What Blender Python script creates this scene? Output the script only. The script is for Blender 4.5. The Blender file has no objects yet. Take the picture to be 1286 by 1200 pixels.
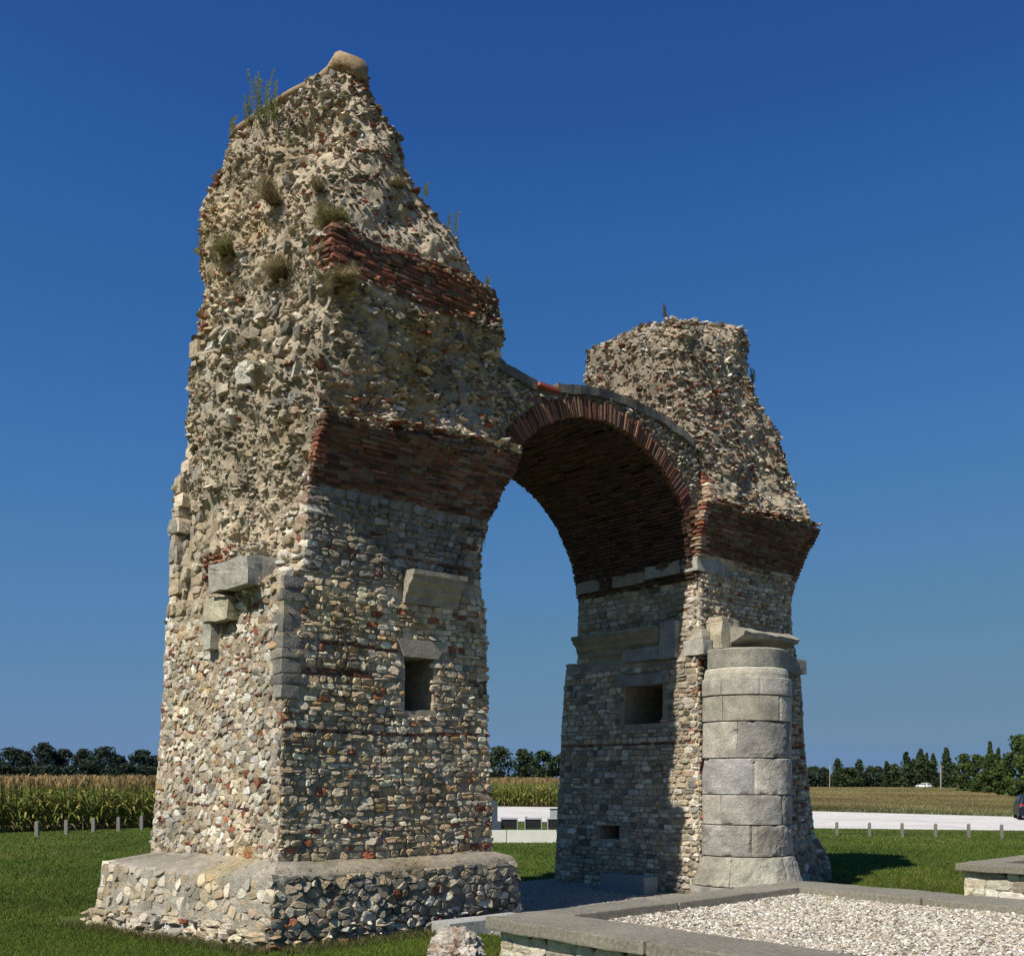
import bpy, bmesh, math, random
import numpy as np
from mathutils import Vector, Matrix
R = math.radians
rng = np.random.default_rng(7)
random.seed(7)
S = bpy.context.scene
col = S.collection

# ------------------------------------------------------------------ camera, sky, sun, exposure
CAM_H = 2.3
cam = bpy.data.cameras.new('camera'); camo = bpy.data.objects.new('camera', cam); col.objects.link(camo)
camo.location = (0, 0, CAM_H); camo.rotation_euler = (R(90), 0, 0)
cam.sensor_width = 36; cam.lens = 36 * 1290 / 1286
cam.shift_y = (978 - 600) / 1286
cam.clip_start = .1; cam.clip_end = 6000
S.camera = camo
S.render.resolution_x = 1024; S.render.resolution_y = 955

ORG = Vector((-3.225, 14.2, 0)); ANG = math.atan2(.6626, .749)       # the monument's own frame: u along the passage wall, v away
SUN_EL = R(49); al = ANG + R(180 + 9.2)                                # direction towards the sun (horizontal) in world
sx, sy = math.cos(al), math.sin(al)
W = bpy.data.worlds.new('World'); S.world = W; W.use_nodes = True
nt = W.node_tree; nt.nodes.clear()
sky = nt.nodes.new('ShaderNodeTexSky'); sky.sky_type = 'NISHITA'; sky.sun_disc = False
sky.sun_elevation = SUN_EL; sky.sun_rotation = math.atan2(sx, sy)
sky.altitude = 300; sky.air_density = 1.0; sky.dust_density = .55; sky.ozone_density = 3.0
bg = nt.nodes.new('ShaderNodeBackground'); bg.inputs[1].default_value = .085
wo = nt.nodes.new('ShaderNodeOutputWorld')
sep = nt.nodes.new('ShaderNodeSeparateColor'); cmb = nt.nodes.new('ShaderNodeCombineColor'); nt.links.new(sky.outputs[0], sep.inputs[0])
for k, (ga, gm) in enumerate(((.412, .846), (.458, .638), (.503, .274))):     # polarised, deep blue sky: one gain and gamma per channel
    m0 = nt.nodes.new('ShaderNodeMath'); m0.operation = 'MULTIPLY'; m0.inputs[1].default_value = .055; nt.links.new(sep.outputs[k], m0.inputs[0])
    m1 = nt.nodes.new('ShaderNodeMath'); m1.operation = 'POWER'; m1.inputs[1].default_value = gm; nt.links.new(m0.outputs[0], m1.inputs[0])
    m2 = nt.nodes.new('ShaderNodeMath'); m2.operation = 'MULTIPLY'; m2.inputs[1].default_value = ga; nt.links.new(m1.outputs[0], m2.inputs[0])
    fc = nt.nodes.new('ShaderNodeFloatCurve'); cv = fc.mapping.curves[0]; pts = (((0, 0), (.029, .0185), (.0356, .0285), (.0762, .0887), (.153, .144), (.22, .152), (1, .7)), ((0, 0), (.0887, .080), (.1022, .116), (.1746, .223), (.254, .256), (.32, .268), (1, .7)), ((0, 0), (.296, .292), (.314, .35), (.370, .430), (.380, .398), (.40, .385), (1, .7)))[k]
    cv.points[0].location = pts[0]; cv.points[1].location = pts[-1]
    for q in pts[1:-1]: cv.points.new(*q)
    fc.mapping.update(); nt.links.new(m2.outputs[0], fc.inputs['Value'])
    m3 = nt.nodes.new('ShaderNodeMath'); m3.operation = 'MULTIPLY'; m3.inputs[1].default_value = 10; nt.links.new(fc.outputs[0], m3.inputs[0]); nt.links.new(m3.outputs[0], cmb.inputs[k])
nt.links.new(cmb.outputs[0], bg.inputs[0]); nt.links.new(bg.outputs[0], wo.inputs[0])
sl = bpy.data.lights.new('sun', 'SUN'); sl.energy = 5.0; sl.angle = R(.53); sl.color = (1, .92, .79)
so = bpy.data.objects.new('sun', sl); col.objects.link(so)
sd = Vector((sx * math.cos(SUN_EL), sy * math.cos(SUN_EL), math.sin(SUN_EL)))
so.rotation_euler = sd.to_track_quat('Z', 'Y').to_euler(); so.location = sd * 60
S.view_settings.view_transform = 'Standard'; S.view_settings.look = 'None'
S.view_settings.exposure = 0.25; S.view_settings.gamma = 1

# ------------------------------------------------------------------ helpers
def tag(o, label=None, cat=None, group=None, kind=None):
    if label: o['label'] = label
    if cat: o['category'] = cat
    if group: o['group'] = group
    if kind: o['kind'] = kind
    return o
def empty(name, loc=(0, 0, 0), rz=0, **k):
    o = bpy.data.objects.new(name, None); col.objects.link(o); o.location = loc; o.rotation_euler = (0, 0, rz)
    return tag(o, **k)
def copy_tree(o, parent=None):
    c = o.copy(); col.objects.link(c); c.parent = parent
    for ch in list(o.children): copy_tree(ch, c)
    return c
def uvw(u, v, z=0):
    c, s = math.cos(ANG), math.sin(ANG)
    return Vector((ORG.x + c * u - s * v, ORG.y + s * u + c * v, z))
def at(px, py, Y=None, z=0):      # a point seen at a photo position, on the ground or at a given depth
    if Y is None: Y = (CAM_H - z) * 1290 / (py - 978)
    return Vector(((px - 643) / 1290 * Y, Y, CAM_H + (978 - py) / 1290 * Y))

class MB:
    """collects geometry (numpy) with a colour per vertex and links it as ONE mesh"""
    def __init__(s): s.v = []; s.c = []; s.f = []; s.n = 0; s.sm = []
    def add(s, v, faces, colr, smooth=False):
        v = np.asarray(v, float).reshape(-1, 3); colr = np.asarray(colr, float)
        if colr.ndim == 1: colr = np.tile(colr, (len(v), 1))
        s.v.append(v); s.c.append(colr)
        if not isinstance(faces, list): faces = [faces]
        for fa in faces:
            fa = np.asarray(fa) + s.n
            s.f.append(fa); s.sm.append(np.full(len(fa), smooth))
        s.n += len(v)
    def box(s, lo, hi, colr, M=None, bev=0):
        x0, y0, z0 = lo; x1, y1, z1 = hi
        v = np.array([[x0,y0,z0],[x1,y0,z0],[x1,y1,z0],[x0,y1,z0],[x0,y0,z1],[x1,y0,z1],[x1,y1,z1],[x0,y1,z1]], float)
        if M is not None: v = v @ np.array(M.to_3x3()).T + np.array(M.translation)
        s.add(v, np.array([[0,3,2,1],[4,5,6,7],[0,1,5,4],[1,2,6,5],[2,3,7,6],[3,0,4,7]]), colr)
    def build(s, name, mat, parent=None):
        me = bpy.data.meshes.new(name)
        V = np.concatenate(s.v); Cc = np.concatenate(s.c)
        loops = np.concatenate([f.reshape(-1) for f in s.f]); cnt = np.concatenate([np.full(len(f), f.shape[1]) for f in s.f])
        me.vertices.add(len(V)); me.vertices.foreach_set('co', V.reshape(-1))
        me.loops.add(len(loops)); me.loops.foreach_set('vertex_index', loops.astype(np.int32))
        me.polygons.add(len(cnt)); st = np.concatenate([[0], np.cumsum(cnt)[:-1]])
        me.polygons.foreach_set('loop_start', st.astype(np.int32)); me.polygons.foreach_set('loop_total', cnt.astype(np.int32))
        me.update(calc_edges=True)
        me.polygons.foreach_set('use_smooth', np.concatenate(s.sm))
        a = me.color_attributes.new('tint', 'FLOAT_COLOR', 'POINT')
        a.data.foreach_set('color', np.concatenate([np.clip(Cc, 0, 1), np.ones((len(Cc), 1))], 1).reshape(-1))
        me.materials.append(mat); me.validate()
        o = bpy.data.objects.new(name, me); col.objects.link(o); o.parent = parent
        return o

def _h(i, j, k, seed):
    with np.errstate(over='ignore'):
        n = (i.astype(np.uint32) * np.uint32(374761393) + j.astype(np.uint32) * np.uint32(668265263) + k.astype(np.uint32) * np.uint32(2147483647) + np.uint32(seed * 974711 + 13))
        n = (n ^ (n >> np.uint32(13))) * np.uint32(1274126177); n = n ^ (n >> np.uint32(16))
    return (n & np.uint32(0xffff)).astype(float) / 32767.5 - 1
def noise(p, seed=0):
    p = np.asarray(p, float) + 1000; i = np.floor(p).astype(np.int64); f = p - i; f = f * f * (3 - 2 * f)
    o = 0
    for a in (0, 1):
        for b in (0, 1):
            for c in (0, 1):
                w = (f[..., 0] if a else 1 - f[..., 0]) * (f[..., 1] if b else 1 - f[..., 1]) * (f[..., 2] if c else 1 - f[..., 2])
                o = o + w * _h(i[..., 0] + a, i[..., 1] + b, i[..., 2] + c, seed)
    return o
def fbm(p, fr, oc=4, seed=0):
    p = np.asarray(p, float); o = 0; a = 1
    for k in range(oc): o = o + a * noise(p * fr * 2 ** k, seed + k); a *= .5
    return o
def vfbm(p, fr, oc=4, seed=0): return np.stack([fbm(p, fr, oc, seed + 11 * k) for k in range(3)], -1)

def mat_masonry(name, rough=.92, bump=.5, bscale=38, dirt=.25, spec=.2, coarse=9):
    m = bpy.data.materials.new(name); m.use_nodes = True; n = m.node_tree; b = n.nodes['Principled BSDF']
    at_ = n.nodes.new('ShaderNodeAttribute'); at_.attribute_name = 'tint'
    tc = n.nodes.new('ShaderNodeTexCoord')
    n1 = n.nodes.new('ShaderNodeTexNoise'); n1.inputs['Scale'].default_value = bscale; n1.inputs['Detail'].default_value = 6; n1.inputs['Roughness'].default_value = .65
    n2 = n.nodes.new('ShaderNodeTexNoise'); n2.inputs['Scale'].default_value = coarse; n2.inputs['Detail'].default_value = 5; n2.inputs['Roughness'].default_value = .7
    for q in (n1, n2): n.links.new(tc.outputs['Object'], q.inputs['Vector'])
    r1 = n.nodes.new('ShaderNodeMapRange'); r1.inputs[1].default_value = .3; r1.inputs[2].default_value = .7; r1.inputs[3].default_value = 1 - dirt * 1.2; r1.inputs[4].default_value = 1 + dirt
    n.links.new(n2.outputs['Fac'], r1.inputs[0])
    r2 = n.nodes.new('ShaderNodeMapRange'); r2.inputs[1].default_value = .3; r2.inputs[2].default_value = .7; r2.inputs[3].default_value = 1 - dirt; r2.inputs[4].default_value = 1 + dirt
    n.links.new(n1.outputs['Fac'], r2.inputs[0])
    mu = n.nodes.new('ShaderNodeMath'); mu.operation = 'MULTIPLY'; n.links.new(r1.outputs[0], mu.inputs[0]); n.links.new(r2.outputs[0], mu.inputs[1])
    vm = n.nodes.new('ShaderNodeVectorMath'); vm.operation = 'SCALE'
    n.links.new(at_.outputs['Color'], vm.inputs[0]); n.links.new(mu.outputs[0], vm.inputs['Scale'])
    n.links.new(vm.outputs[0], b.inputs['Base Color'])
    bp = n.nodes.new('ShaderNodeBump'); bp.inputs['Strength'].default_value = bump; bp.inputs['Distance'].default_value = .03
    n.links.new(n1.outputs['Fac'], bp.inputs['Height']); n.links.new(bp.outputs[0], b.inputs['Normal'])
    b.inputs['Roughness'].default_value = rough; b.inputs['Specular IOR Level'].default_value = spec
    return m
def mat_plain(name, c, rough=.6, metal=0, spec=.4, trans=0, var=.08, scale=12):
    m = bpy.data.materials.new(name); m.use_nodes = True; n = m.node_tree; b = n.nodes['Principled BSDF']
    tc = n.nodes.new('ShaderNodeTexCoord'); nn = n.nodes.new('ShaderNodeTexNoise'); nn.inputs['Scale'].default_value = scale; nn.inputs['Detail'].default_value = 4
    n.links.new(tc.outputs['Object'], nn.inputs['Vector'])
    r = n.nodes.new('ShaderNodeValToRGB'); r.color_ramp.elements[0].position = .3; r.color_ramp.elements[1].position = .7
    r.color_ramp.elements[0].color = (*[x * (1 - var) for x in c], 1); r.color_ramp.elements[1].color = (*[min(1, x * (1 + var)) for x in c], 1)
    n.links.new(nn.outputs['Fac'], r.inputs[0]); n.links.new(r.outputs[0], b.inputs['Base Color'])
    b.inputs['Roughness'].default_value = rough; b.inputs['Metallic'].default_value = metal; b.inputs['Specular IOR Level'].default_value = spec
    return m
M_MAS = mat_masonry('masonry', bump=.8, dirt=.26)
M_BLK = mat_masonry('dressed_stone', bump=.8, bscale=34, dirt=.26, coarse=4)
M_CON = mat_masonry('concrete', bump=.9, bscale=110, dirt=.34, coarse=26)
M_PEB = mat_masonry('pebbles', bump=.2, bscale=60, dirt=.1)
M_LEAF = bpy.data.materials.new('leaf'); M_LEAF.use_nodes = True
def leafmat(m, tr=.35):
    n = m.node_tree; b = n.nodes['Principled BSDF']; a = n.nodes.new('ShaderNodeAttribute'); a.attribute_name = 'tint'
    n.links.new(a.outputs['Color'], b.inputs['Base Color']); b.inputs['Roughness'].default_value = .75; b.inputs['Specular IOR Level'].default_value = .15
    t = n.nodes.new('ShaderNodeBsdfTranslucent'); n.links.new(a.outputs['Color'], t.inputs['Color'])
    mx = n.nodes.new('ShaderNodeMixShader'); mx.inputs[0].default_value = tr
    n.links.new(b.outputs[0], mx.inputs[1]); n.links.new(t.outputs[0], mx.inputs[2]); n.links.new(mx.outputs[0], n.nodes['Material Output'].inputs[0])
leafmat(M_LEAF)

# palettes (base colours)
def pick(n, pal, wts, var=.16):
    pal = np.array(pal); w = np.array(wts, float); w /= w.sum()
    c = pal[rng.choice(len(pal), n, p=w)]
    return np.clip(c * (1 + rng.normal(0, var, (n, 1))) * (1 + rng.normal(0, .012, (n, 3))), .01, .78)
CREAM = (.54,.465,.35); PALE = (.62,.57,.475); GREY = (.34,.31,.255); DGREY = (.19,.18,.16); OCHRE = (.42,.30,.17); PINK = (.42,.31,.23); BRICK = (.29,.115,.07); BRICK2 = (.19,.08,.055); WHITE = (.68,.66,.61); TAN = (.42,.345,.24)
P_SUN = ([CREAM, PALE, GREY, OCHRE, PINK, BRICK, WHITE, TAN], [30, 28, 14, 4, 4, 3, 8, 14])
P_FRONT = ([CREAM, PALE, GREY, OCHRE, PINK, BRICK, DGREY, TAN], [30, 24, 14, 4, 4, 4, 3, 20])
P_RUB = ([CREAM, PALE, GREY, DGREY, PINK, BRICK, WHITE, TAN], [20, 15, 27, 9, 3, 10, 7, 14])
P_RUBR = ([CREAM, PALE, GREY, DGREY, PINK, BRICK, WHITE, TAN], [13, 9, 27, 12, 4, 22, 5, 14])
P_BRICK = ([BRICK, BRICK2, (.30,.15,.10), (.12,.07,.05), (.22,.15,.11)], [22, 38, 8, 26, 10])
P_BRICK_SHADE = ([(.15,.075,.05), (.10,.06,.045), (.19,.09,.055), (.17,.13,.095), (.24,.2,.15)], [4, 4, 2.5, 1.6, .5])  # bricks of the shaded springing: shade put into darkened colours
P_PLIN = ([CREAM, PALE, GREY, DGREY, TAN, BRICK], [15, 14, 36, 12, 18, 2])
P_FRB = ([tuple(min(.75, q * k) for q, k in zip(c, (1.16, 1.10, .98))) for c in P_FRONT[0]], P_FRONT[1])
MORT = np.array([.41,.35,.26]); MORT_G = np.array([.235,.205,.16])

def patch(P):      # lichen, soot and ochre stains with a shape of their own
    P = np.asarray(P, float); g = np.clip(fbm(P, .55, 4, 210) * 1.1 + .25, 0, 1)[..., None]; o = np.clip(fbm(P + 9, .8, 3, 310) * 1.3 - .45, 0, 1)[..., None]; d = np.clip(fbm(P, 1.9, 3, 410) * 1.4 - .35, 0, 1)[..., None]
    return (1 - .20 * g * np.array([1, .98, .93])) * (1 - o * np.array([.02, .10, .27])) * (1 - .36 * d)
# angular rubble templates (convex hulls) and rounded boulder templates
def hull_template(k, npts=11, flat=.6):
    r = np.random.default_rng(100 + k); bm = bmesh.new()
    p = r.normal(size=(npts, 3)); p /= np.linalg.norm(p, axis=1)[:, None]; p *= r.uniform(.7, 1.1, (npts, 1)); p[:, 2] *= flat
    for q in p: bm.verts.new(q)
    res = bmesh.ops.convex_hull(bm, input=bm.verts)
    for v in [v for v in bm.verts if not v.link_faces]: bm.verts.remove(v)
    bm.verts.index_update(); bmesh.ops.recalc_face_normals(bm, faces=bm.faces)
    V = np.array([v.co[:] for v in bm.verts]); F = np.array([[v.index for v in f.verts] for f in bm.faces if len(f.verts) == 3]); bm.free()
    return V, F
HULLS = [hull_template(k, 10 + k % 5, .42 + .07 * (k % 5)) for k in range(24)]
def rbox_template(k, n=3, sph=.25, jit=.07):
    r = np.random.default_rng(300 + k); bm = bmesh.new(); bmesh.ops.create_cube(bm, size=2)
    bmesh.ops.subdivide_edges(bm, edges=bm.edges[:], cuts=n, use_grid_fill=True)
    V = np.array([v.co[:] for v in bm.verts]); bm.verts.index_update(); F = np.array([[v.index for v in f.verts] for f in bm.faces]); bm.free()
    L4 = (np.abs(V) ** 5).sum(1) ** (1 / 5); V2 = V / L4[:, None]; V = V * (1 - sph) + V2 * sph
    V = V + vfbm(V + k * 7, 1.1, 3, k) * jit
    return V, F
RBOX = [rbox_template(k, 3, .45, .12) for k in range(14)]
def rot_mats(yaw, tx, ty):
    c, s = np.cos(yaw), np.sin(yaw); Z = np.zeros((len(yaw), 3, 3)); Z[:, 0, 0] = c; Z[:, 0, 1] = -s; Z[:, 1, 0] = s; Z[:, 1, 1] = c; Z[:, 2, 2] = 1
    c, s = np.cos(tx), np.sin(tx); X = np.zeros_like(Z); X[:, 0, 0] = 1; X[:, 1, 1] = c; X[:, 1, 2] = -s; X[:, 2, 1] = s; X[:, 2, 2] = c
    c, s = np.cos(ty), np.sin(ty); Y = np.zeros_like(Z); Y[:, 1, 1] = 1; Y[:, 0, 0] = c; Y[:, 0, 2] = s; Y[:, 2, 0] = -s; Y[:, 2, 2] = c
    return Z @ X @ Y
def scatter(mb, templ, loc, size, rots, colr, smooth=False):
    """copy templates into one mesh: size (n,3), rots (n,3,3)"""
    n = len(loc); which = rng.integers(0, len(templ), n)
    for k, (V, F) in enumerate(templ):
        i = np.where(which == k)[0]
        if not len(i): continue
        P = V[None] * size[i][:, None, :]; P = np.einsum('nij,nkj->nki', rots[i], P) + loc[i][:, None, :]
        Fa = (F[None] + (np.arange(len(i)) * len(V))[:, None, None]).reshape(-1, F.shape[1])
        mb.add(P.reshape(-1, 3), Fa, np.repeat(colr[i], len(V), 0), smooth)

# ---- 2-D layouts of stones on a face: quads in courses, or cells of a Voronoi pattern
def chamfer(q, r=.22):
    out = []
    for i in range(4):
        a, b, c = q[i - 1], q[i], q[(i + 1) % 4]
        L1 = np.linalg.norm(a - b); L2 = np.linalg.norm(c - b); d = min(L1, L2) * r
        out += [b + (a - b) * d / L1, b + (c - b) * d / L2]
    return np.array(out)
def rows(s0, s1, z0, z1, hr, wr, brickp=0., gap=.012, ok=None, jit=.014, wave=.03):
    polys, typ = [], []; z = z0
    while z < z1 - hr[0] * .5:
        br = random.random() < brickp; h = .052 if br else random.uniform(*hr)
        if z + h > z1 - hr[0] * .6: h = max(z1 - z, .04)
        s = s0 - random.uniform(0, wr[0] * .5)
        while s < s1:
            w = random.uniform(.14, .34) if br else random.uniform(*wr) * (.7 + .3 * h / hr[1])
            a, b = max(s, s0), min(s + w, s1)
            if b - a > .05:
                zz = z; wv = lambda x: wave * float(noise(np.array([x * .9, z * .8, 3.3]), 5))
                subs = [(a, b, 0, h)]
                if not br and h > hr[0] * 1.15 and random.random() < .13:
                    k = random.uniform(.4, .6); subs = [(a, b, 0, h * k), (a, b, h * k, h)]
                for (p, q, l, u) in subs:
                    if ok is None or ok((p + q) / 2, z + (l + u) / 2):
                        j = lambda: random.uniform(-jit, jit) * (.3 if br else 1)
                        polys.append(chamfer(np.array([[p + gap + j(), z + l + gap * .7 + wv(p) + j()], [q - gap + j(), z + l + gap * .7 + wv(q) + j()], [q - gap + j(), z + u - gap * .7 + wv(q) + j()], [p + gap + j(), z + u - gap * .7 + wv(p) + j()]]), .12 if br else random.uniform(.2, .36)))
                        typ.append(1 if br and (brickp >= 1 or noise(np.array([s * 1.1, z * 3., 7.]), 12) > -.05) else 0)
            s += w
        z += h
    return polys, typ
def bricks(s0, s1, z0, z1, h=.07, w=.34, gap=.011, ok=None, keep=.93):
    polys, typ = [], []; z = z0; k = 0
    while z < z1 - h * .5:
        s = s0 - random.uniform(0, w); k += 1
        while s < s1:
            ww = w * random.uniform(.6, 1.1); a, b = max(s, s0), min(s + ww, s1)
            if b - a > .05 and random.random() < keep and (ok is None or ok((a + b) / 2, z + h / 2)):
                j = lambda: random.uniform(-.006, .006)
                polys.append(chamfer(np.array([[a + gap * .6 + j(), z + gap + j()], [b - gap * .6 + j(), z + gap + j()], [b - gap * .6 + j(), z + h - gap + j()], [a + gap * .6 + j(), z + h - gap + j()]]), .15)); typ.append(1)
            s += ww
        z += h
    return polys, typ
def clip(poly, m, d):
    out = []; n = len(poly)
    for i in range(n):
        a, b = poly[i], poly[(i + 1) % n]
        da = (a[0] - m[0]) * d[0] + (a[1] - m[1]) * d[1]; db = (b[0] - m[0]) * d[0] + (b[1] - m[1]) * d[1]
        if da <= 0: out.append(a)
        if da * db < 0: t = da / (da - db); out.append((a[0] + (b[0] - a[0]) * t, a[1] + (b[1] - a[1]) * t))
    return out
def cells(s0, s1, z0, z1, sp, asp=.72, gap=.012, drop=.25, ok=None, K=10):
    seeds = []; r = 0; z = z0
    while z < z1:
        s = s0 + (r % 2) * sp / 2
        while s < s1:
            if random.random() > drop: seeds.append((s + random.uniform(-.42, .42) * sp, z + random.uniform(-.42, .42) * sp * asp))
            s += sp
        z += sp * asp; r += 1
    sd_ = np.array(seeds); sc = np.array([1, 1 / asp]); out = []
    for i, c in enumerate(seeds):
        if not (s0 <= c[0] <= s1 and z0 <= c[1] <= z1) or (ok is not None and not ok(*c)): continue
        d = (sd_ - sd_[i]) * sc; dd = (d ** 2).sum(1); nb = np.argsort(dd)[1:14]
        b = sp * 1.1; P = [(max(c[0] - b, s0), max(c[1] - b * asp, z0)), (min(c[0] + b, s1), max(c[1] - b * asp, z0)), (min(c[0] + b, s1), min(c[1] + b * asp, z1)), (max(c[0] - b, s0), min(c[1] + b * asp, z1))]
        for k in nb:
            if dd[k] > (2.6 * sp) ** 2: break
            m = ((c[0] + sd_[k][0]) / 2, (c[1] + sd_[k][1]) / 2); P = clip(P, m, (d[k][0], d[k][1] / asp * 1.0))
            if len(P) < 3: break
        if len(P) < 3: continue
        P = np.array(P); cc = P.mean(0); L = np.linalg.norm(P - cc, axis=1)
        if L.min() < .012 or L.max() < .025: continue
        P = cc + (P - cc) * np.clip(1 - gap / L * 1.3, .45, 1)[:, None]
        E = np.roll(P, -1, 0) - P; le = np.linalg.norm(E, axis=1); cum = np.concatenate([[0], np.cumsum(le)]); tt = (np.arange(K) + random.random()) / K * cum[-1]
        Q = []
        for t in tt:
            t %= cum[-1]; k = min(np.searchsorted(cum, t, 'right') - 1, len(P) - 1); Q.append(P[k] + E[k] * (t - cum[k]) / max(le[k], 1e-6))
        out.append(np.array(Q))
    return out, [0] * len(out)

class Wall:
    """a masonry mass given by its four corner curves (u, v as functions of z)"""
    def __init__(s, A, B, C, D, rough, soft, niches=(), mort=None, mcol=None):
        s.mcol = mcol; s.lift = None
        s.k = [np.array(x, float) for x in (A, B, C, D)]; s.rough = rough; s.soft = soft; s.niches = niches; s.mort = mort
    def cor(s, i, z):
        k = s.k[i % 4]; return np.stack([np.interp(z, k[:, 0], k[:, 1]), np.interp(z, k[:, 0], k[:, 2])], -1)
    def base(s, f, t, z):
        a, b = s.cor(f, z), s.cor(f + 1, z); p = a + (b - a) * t[..., None]
        cen = (s.cor(0, z) + s.cor(1, z) + s.cor(2, z) + s.cor(3, z)) / 4
        Wd = np.linalg.norm(b - a, axis=-1); e = np.minimum(t, 1 - t) * Wd
        dv = cen - p; dv /= np.maximum(np.linalg.norm(dv, axis=-1, keepdims=True), 1e-6)
        p = p + dv * (s.soft(z) * np.exp(-(e / .28) ** 2))[..., None]
        return np.concatenate([p, z[..., None]], -1), e
    def surf(s, f, t, z):
        P, e = s.base(f, t, z); r = s.rough(f, t, z); rc = s.rough(-1, t, z); w = np.clip(e / .35, 0, 1); r = rc + (r - rc) * w
        P = P + vfbm(P, .9, 5, 3) * (r * 1.15)[..., None] + vfbm(P, 4.5, 3, 9) * (r * .45)[..., None]
        if s.lift is not None: P[..., 2] += s.lift(P)
        for (nf, t0, t1, z0, z1, dep, nrm) in s.niches:
            if nf == f:
                m = ((t > t0) & (t < t1) & (z > z0) & (z < z1))[..., None]; P = np.where(m, P - np.array([*nrm, 0]) * dep, P)
        return P
    def frame(s, f, t, z):
        e = .03; P = s.surf(f, t, z); e2 = .05
        a, _ = s.base(f, t + .01, z); b, _ = s.base(f, t - .01, z); T = a - b
        a, _ = s.base(f, t, z + e2); b, _ = s.base(f, t, z - e2); B = a - b
        T[..., 2] = 0; T /= np.linalg.norm(T, axis=-1, keepdims=True); B /= np.linalg.norm(B, axis=-1, keepdims=True)
        N = np.cross(T, B); N /= np.linalg.norm(N, axis=-1, keepdims=True)
        lim = N[..., 2] > .8
        return P, T, B, N
    def width(s, f, z): return float(np.linalg.norm(s.cor(f, np.array(z)) - s.cor(f + 1, np.array(z))))
    def core(s, mb, z0, z1, dt=.06, dz=.05, top=True, extra_t=()):
        zs = np.arange(z0, z1 + 1e-6, dz)
        for (nf, a, b, c, d, dep, nr) in s.niches: zs = np.concatenate([zs, [c - .004, c + .004, d - .004, d + .004]])
        zs = np.unique(np.round(zs, 4)); cols = []; mcs = []
        for f in range(4):
            n = max(4, int(max(s.width(f, z) for z in np.linspace(z0, z1, 9)) / dt)); t = np.linspace(0, 1, n + 1)[:-1]
            for (nf, a, b, c, d, dep, nr) in s.niches:
                if nf == f: t = np.concatenate([t, [a - .001, a + .001, b - .001, b + .001]])
            t = np.unique(t); Z, Tt = np.meshgrid(zs, t, indexing='ij'); cols.append(s.surf(f, Tt, Z)); mcs.append(np.array(s.mort if s.mort is not None else MORT) * np.ones(Z.shape + (1,)) if s.mcol is None else s.mcol(f, Tt, Z))
        G = np.concatenate(cols, 1); nz, nc = G.shape[:2]
        i = np.arange(nz - 1)[:, None]; j = np.arange(nc)[None]; j2 = (j + 1) % nc
        F = np.stack([i * nc + j, i * nc + j2, (i + 1) * nc + j2, (i + 1) * nc + j], -1).reshape(-1, 4)
        V = G.reshape(-1, 3); mo = MORT if s.mort is None else s.mort
        c = np.concatenate(mcs, 1).reshape(-1, 3) * (1 + .16 * fbm(V, .7, 4, 21))[:, None] * (1 + .1 * fbm(V, 4, 2, 31))[:, None]
        fs = [F]
        if top:
            V = np.concatenate([V, G[-1].mean(0)[None]]); c = np.concatenate([c, mo[None]]); k = len(V) - 1; b0 = (nz - 1) * nc
            fs.append(np.array([[b0 + q, b0 + (q + 1) % nc, k] for q in range(nc)]))
        c[:len(G.reshape(-1, 3))] *= patch(G.reshape(-1, 3))
        mb.add(V, fs, c, False)
    def stones(s, mb, f, lay, Wm, pal, h=(.015, .045), bpal=P_BRICK, tilt=.014, hb=(.008, .022), smooth=False):
        polys, typ = lay
        if not polys: return
        ks = {}
        for p, t in zip(polys, typ): ks.setdefault(len(p), []).append((p, t))
        for K, L in ks.items():
            Pl = np.array([p for p, _ in L]); ty = np.array([t for _, t in L]); n = len(Pl); c = Pl.mean(1); t = np.clip(c[:, 0] / Wm, .004, .996)
            P, T, B, N = s.frame(f, t, c[:, 1]); loc = Pl - c[:, None]
            H = np.where(ty == 1, rng.uniform(*hb, n), rng.uniform(*h, n)); cc = pick(n, *pal); bc = pick(n, *bpal); cc = np.where((ty == 1)[:, None], bc, cc) * patch(P)
            size = np.sqrt((loc ** 2).sum(2)).mean(1)
            ti = rng.normal(0, tilt, (n, 2)) / size[:, None]
            rings = []
            for (sc, hh) in ((1.0, -.6), (.99, .4), (.92, .85), (.62, 1.0)):
                q = loc * sc * (1 + rng.normal(0, .035, (n, K, 1))); hz = H[:, None] * hh * (1 + rng.normal(0, .12, (n, K))) + (q * ti[:, None]).sum(2) * (hh > 0) + (-.02 if hh < 0 else 0)
                rings.append(P[:, None] + q[..., :1] * T[:, None] + q[..., 1:] * B[:, None] + hz[..., None] * N[:, None])
            cen = (P + N * (H * rng.uniform(.9, 1.15, n))[:, None])[:, None]
            V = np.concatenate(rings + [cen], 1); m = V.shape[1]; nr = 4
            F = []
            for r in range(nr - 1):
                for k in range(K): F.append([r * K + k, r * K + (k + 1) % K, (r + 1) * K + (k + 1) % K, (r + 1) * K + k])
            F3 = [[(nr - 1) * K + k, (nr - 1) * K + (k + 1) % K, nr * K] for k in range(K)]
            off = (np.arange(n) * m)[:, None, None]
            vc = np.repeat(cc[:, None], m, 1); vc = vc * (1 + rng.normal(0, .05, (n, m, 1)))
            mb.add(V.reshape(-1, 3), [(np.array(F)[None] + off).reshape(-1, 4), (np.array(F3)[None] + off).reshape(-1, 3)], vc.reshape(-1, 3), smooth)
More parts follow.
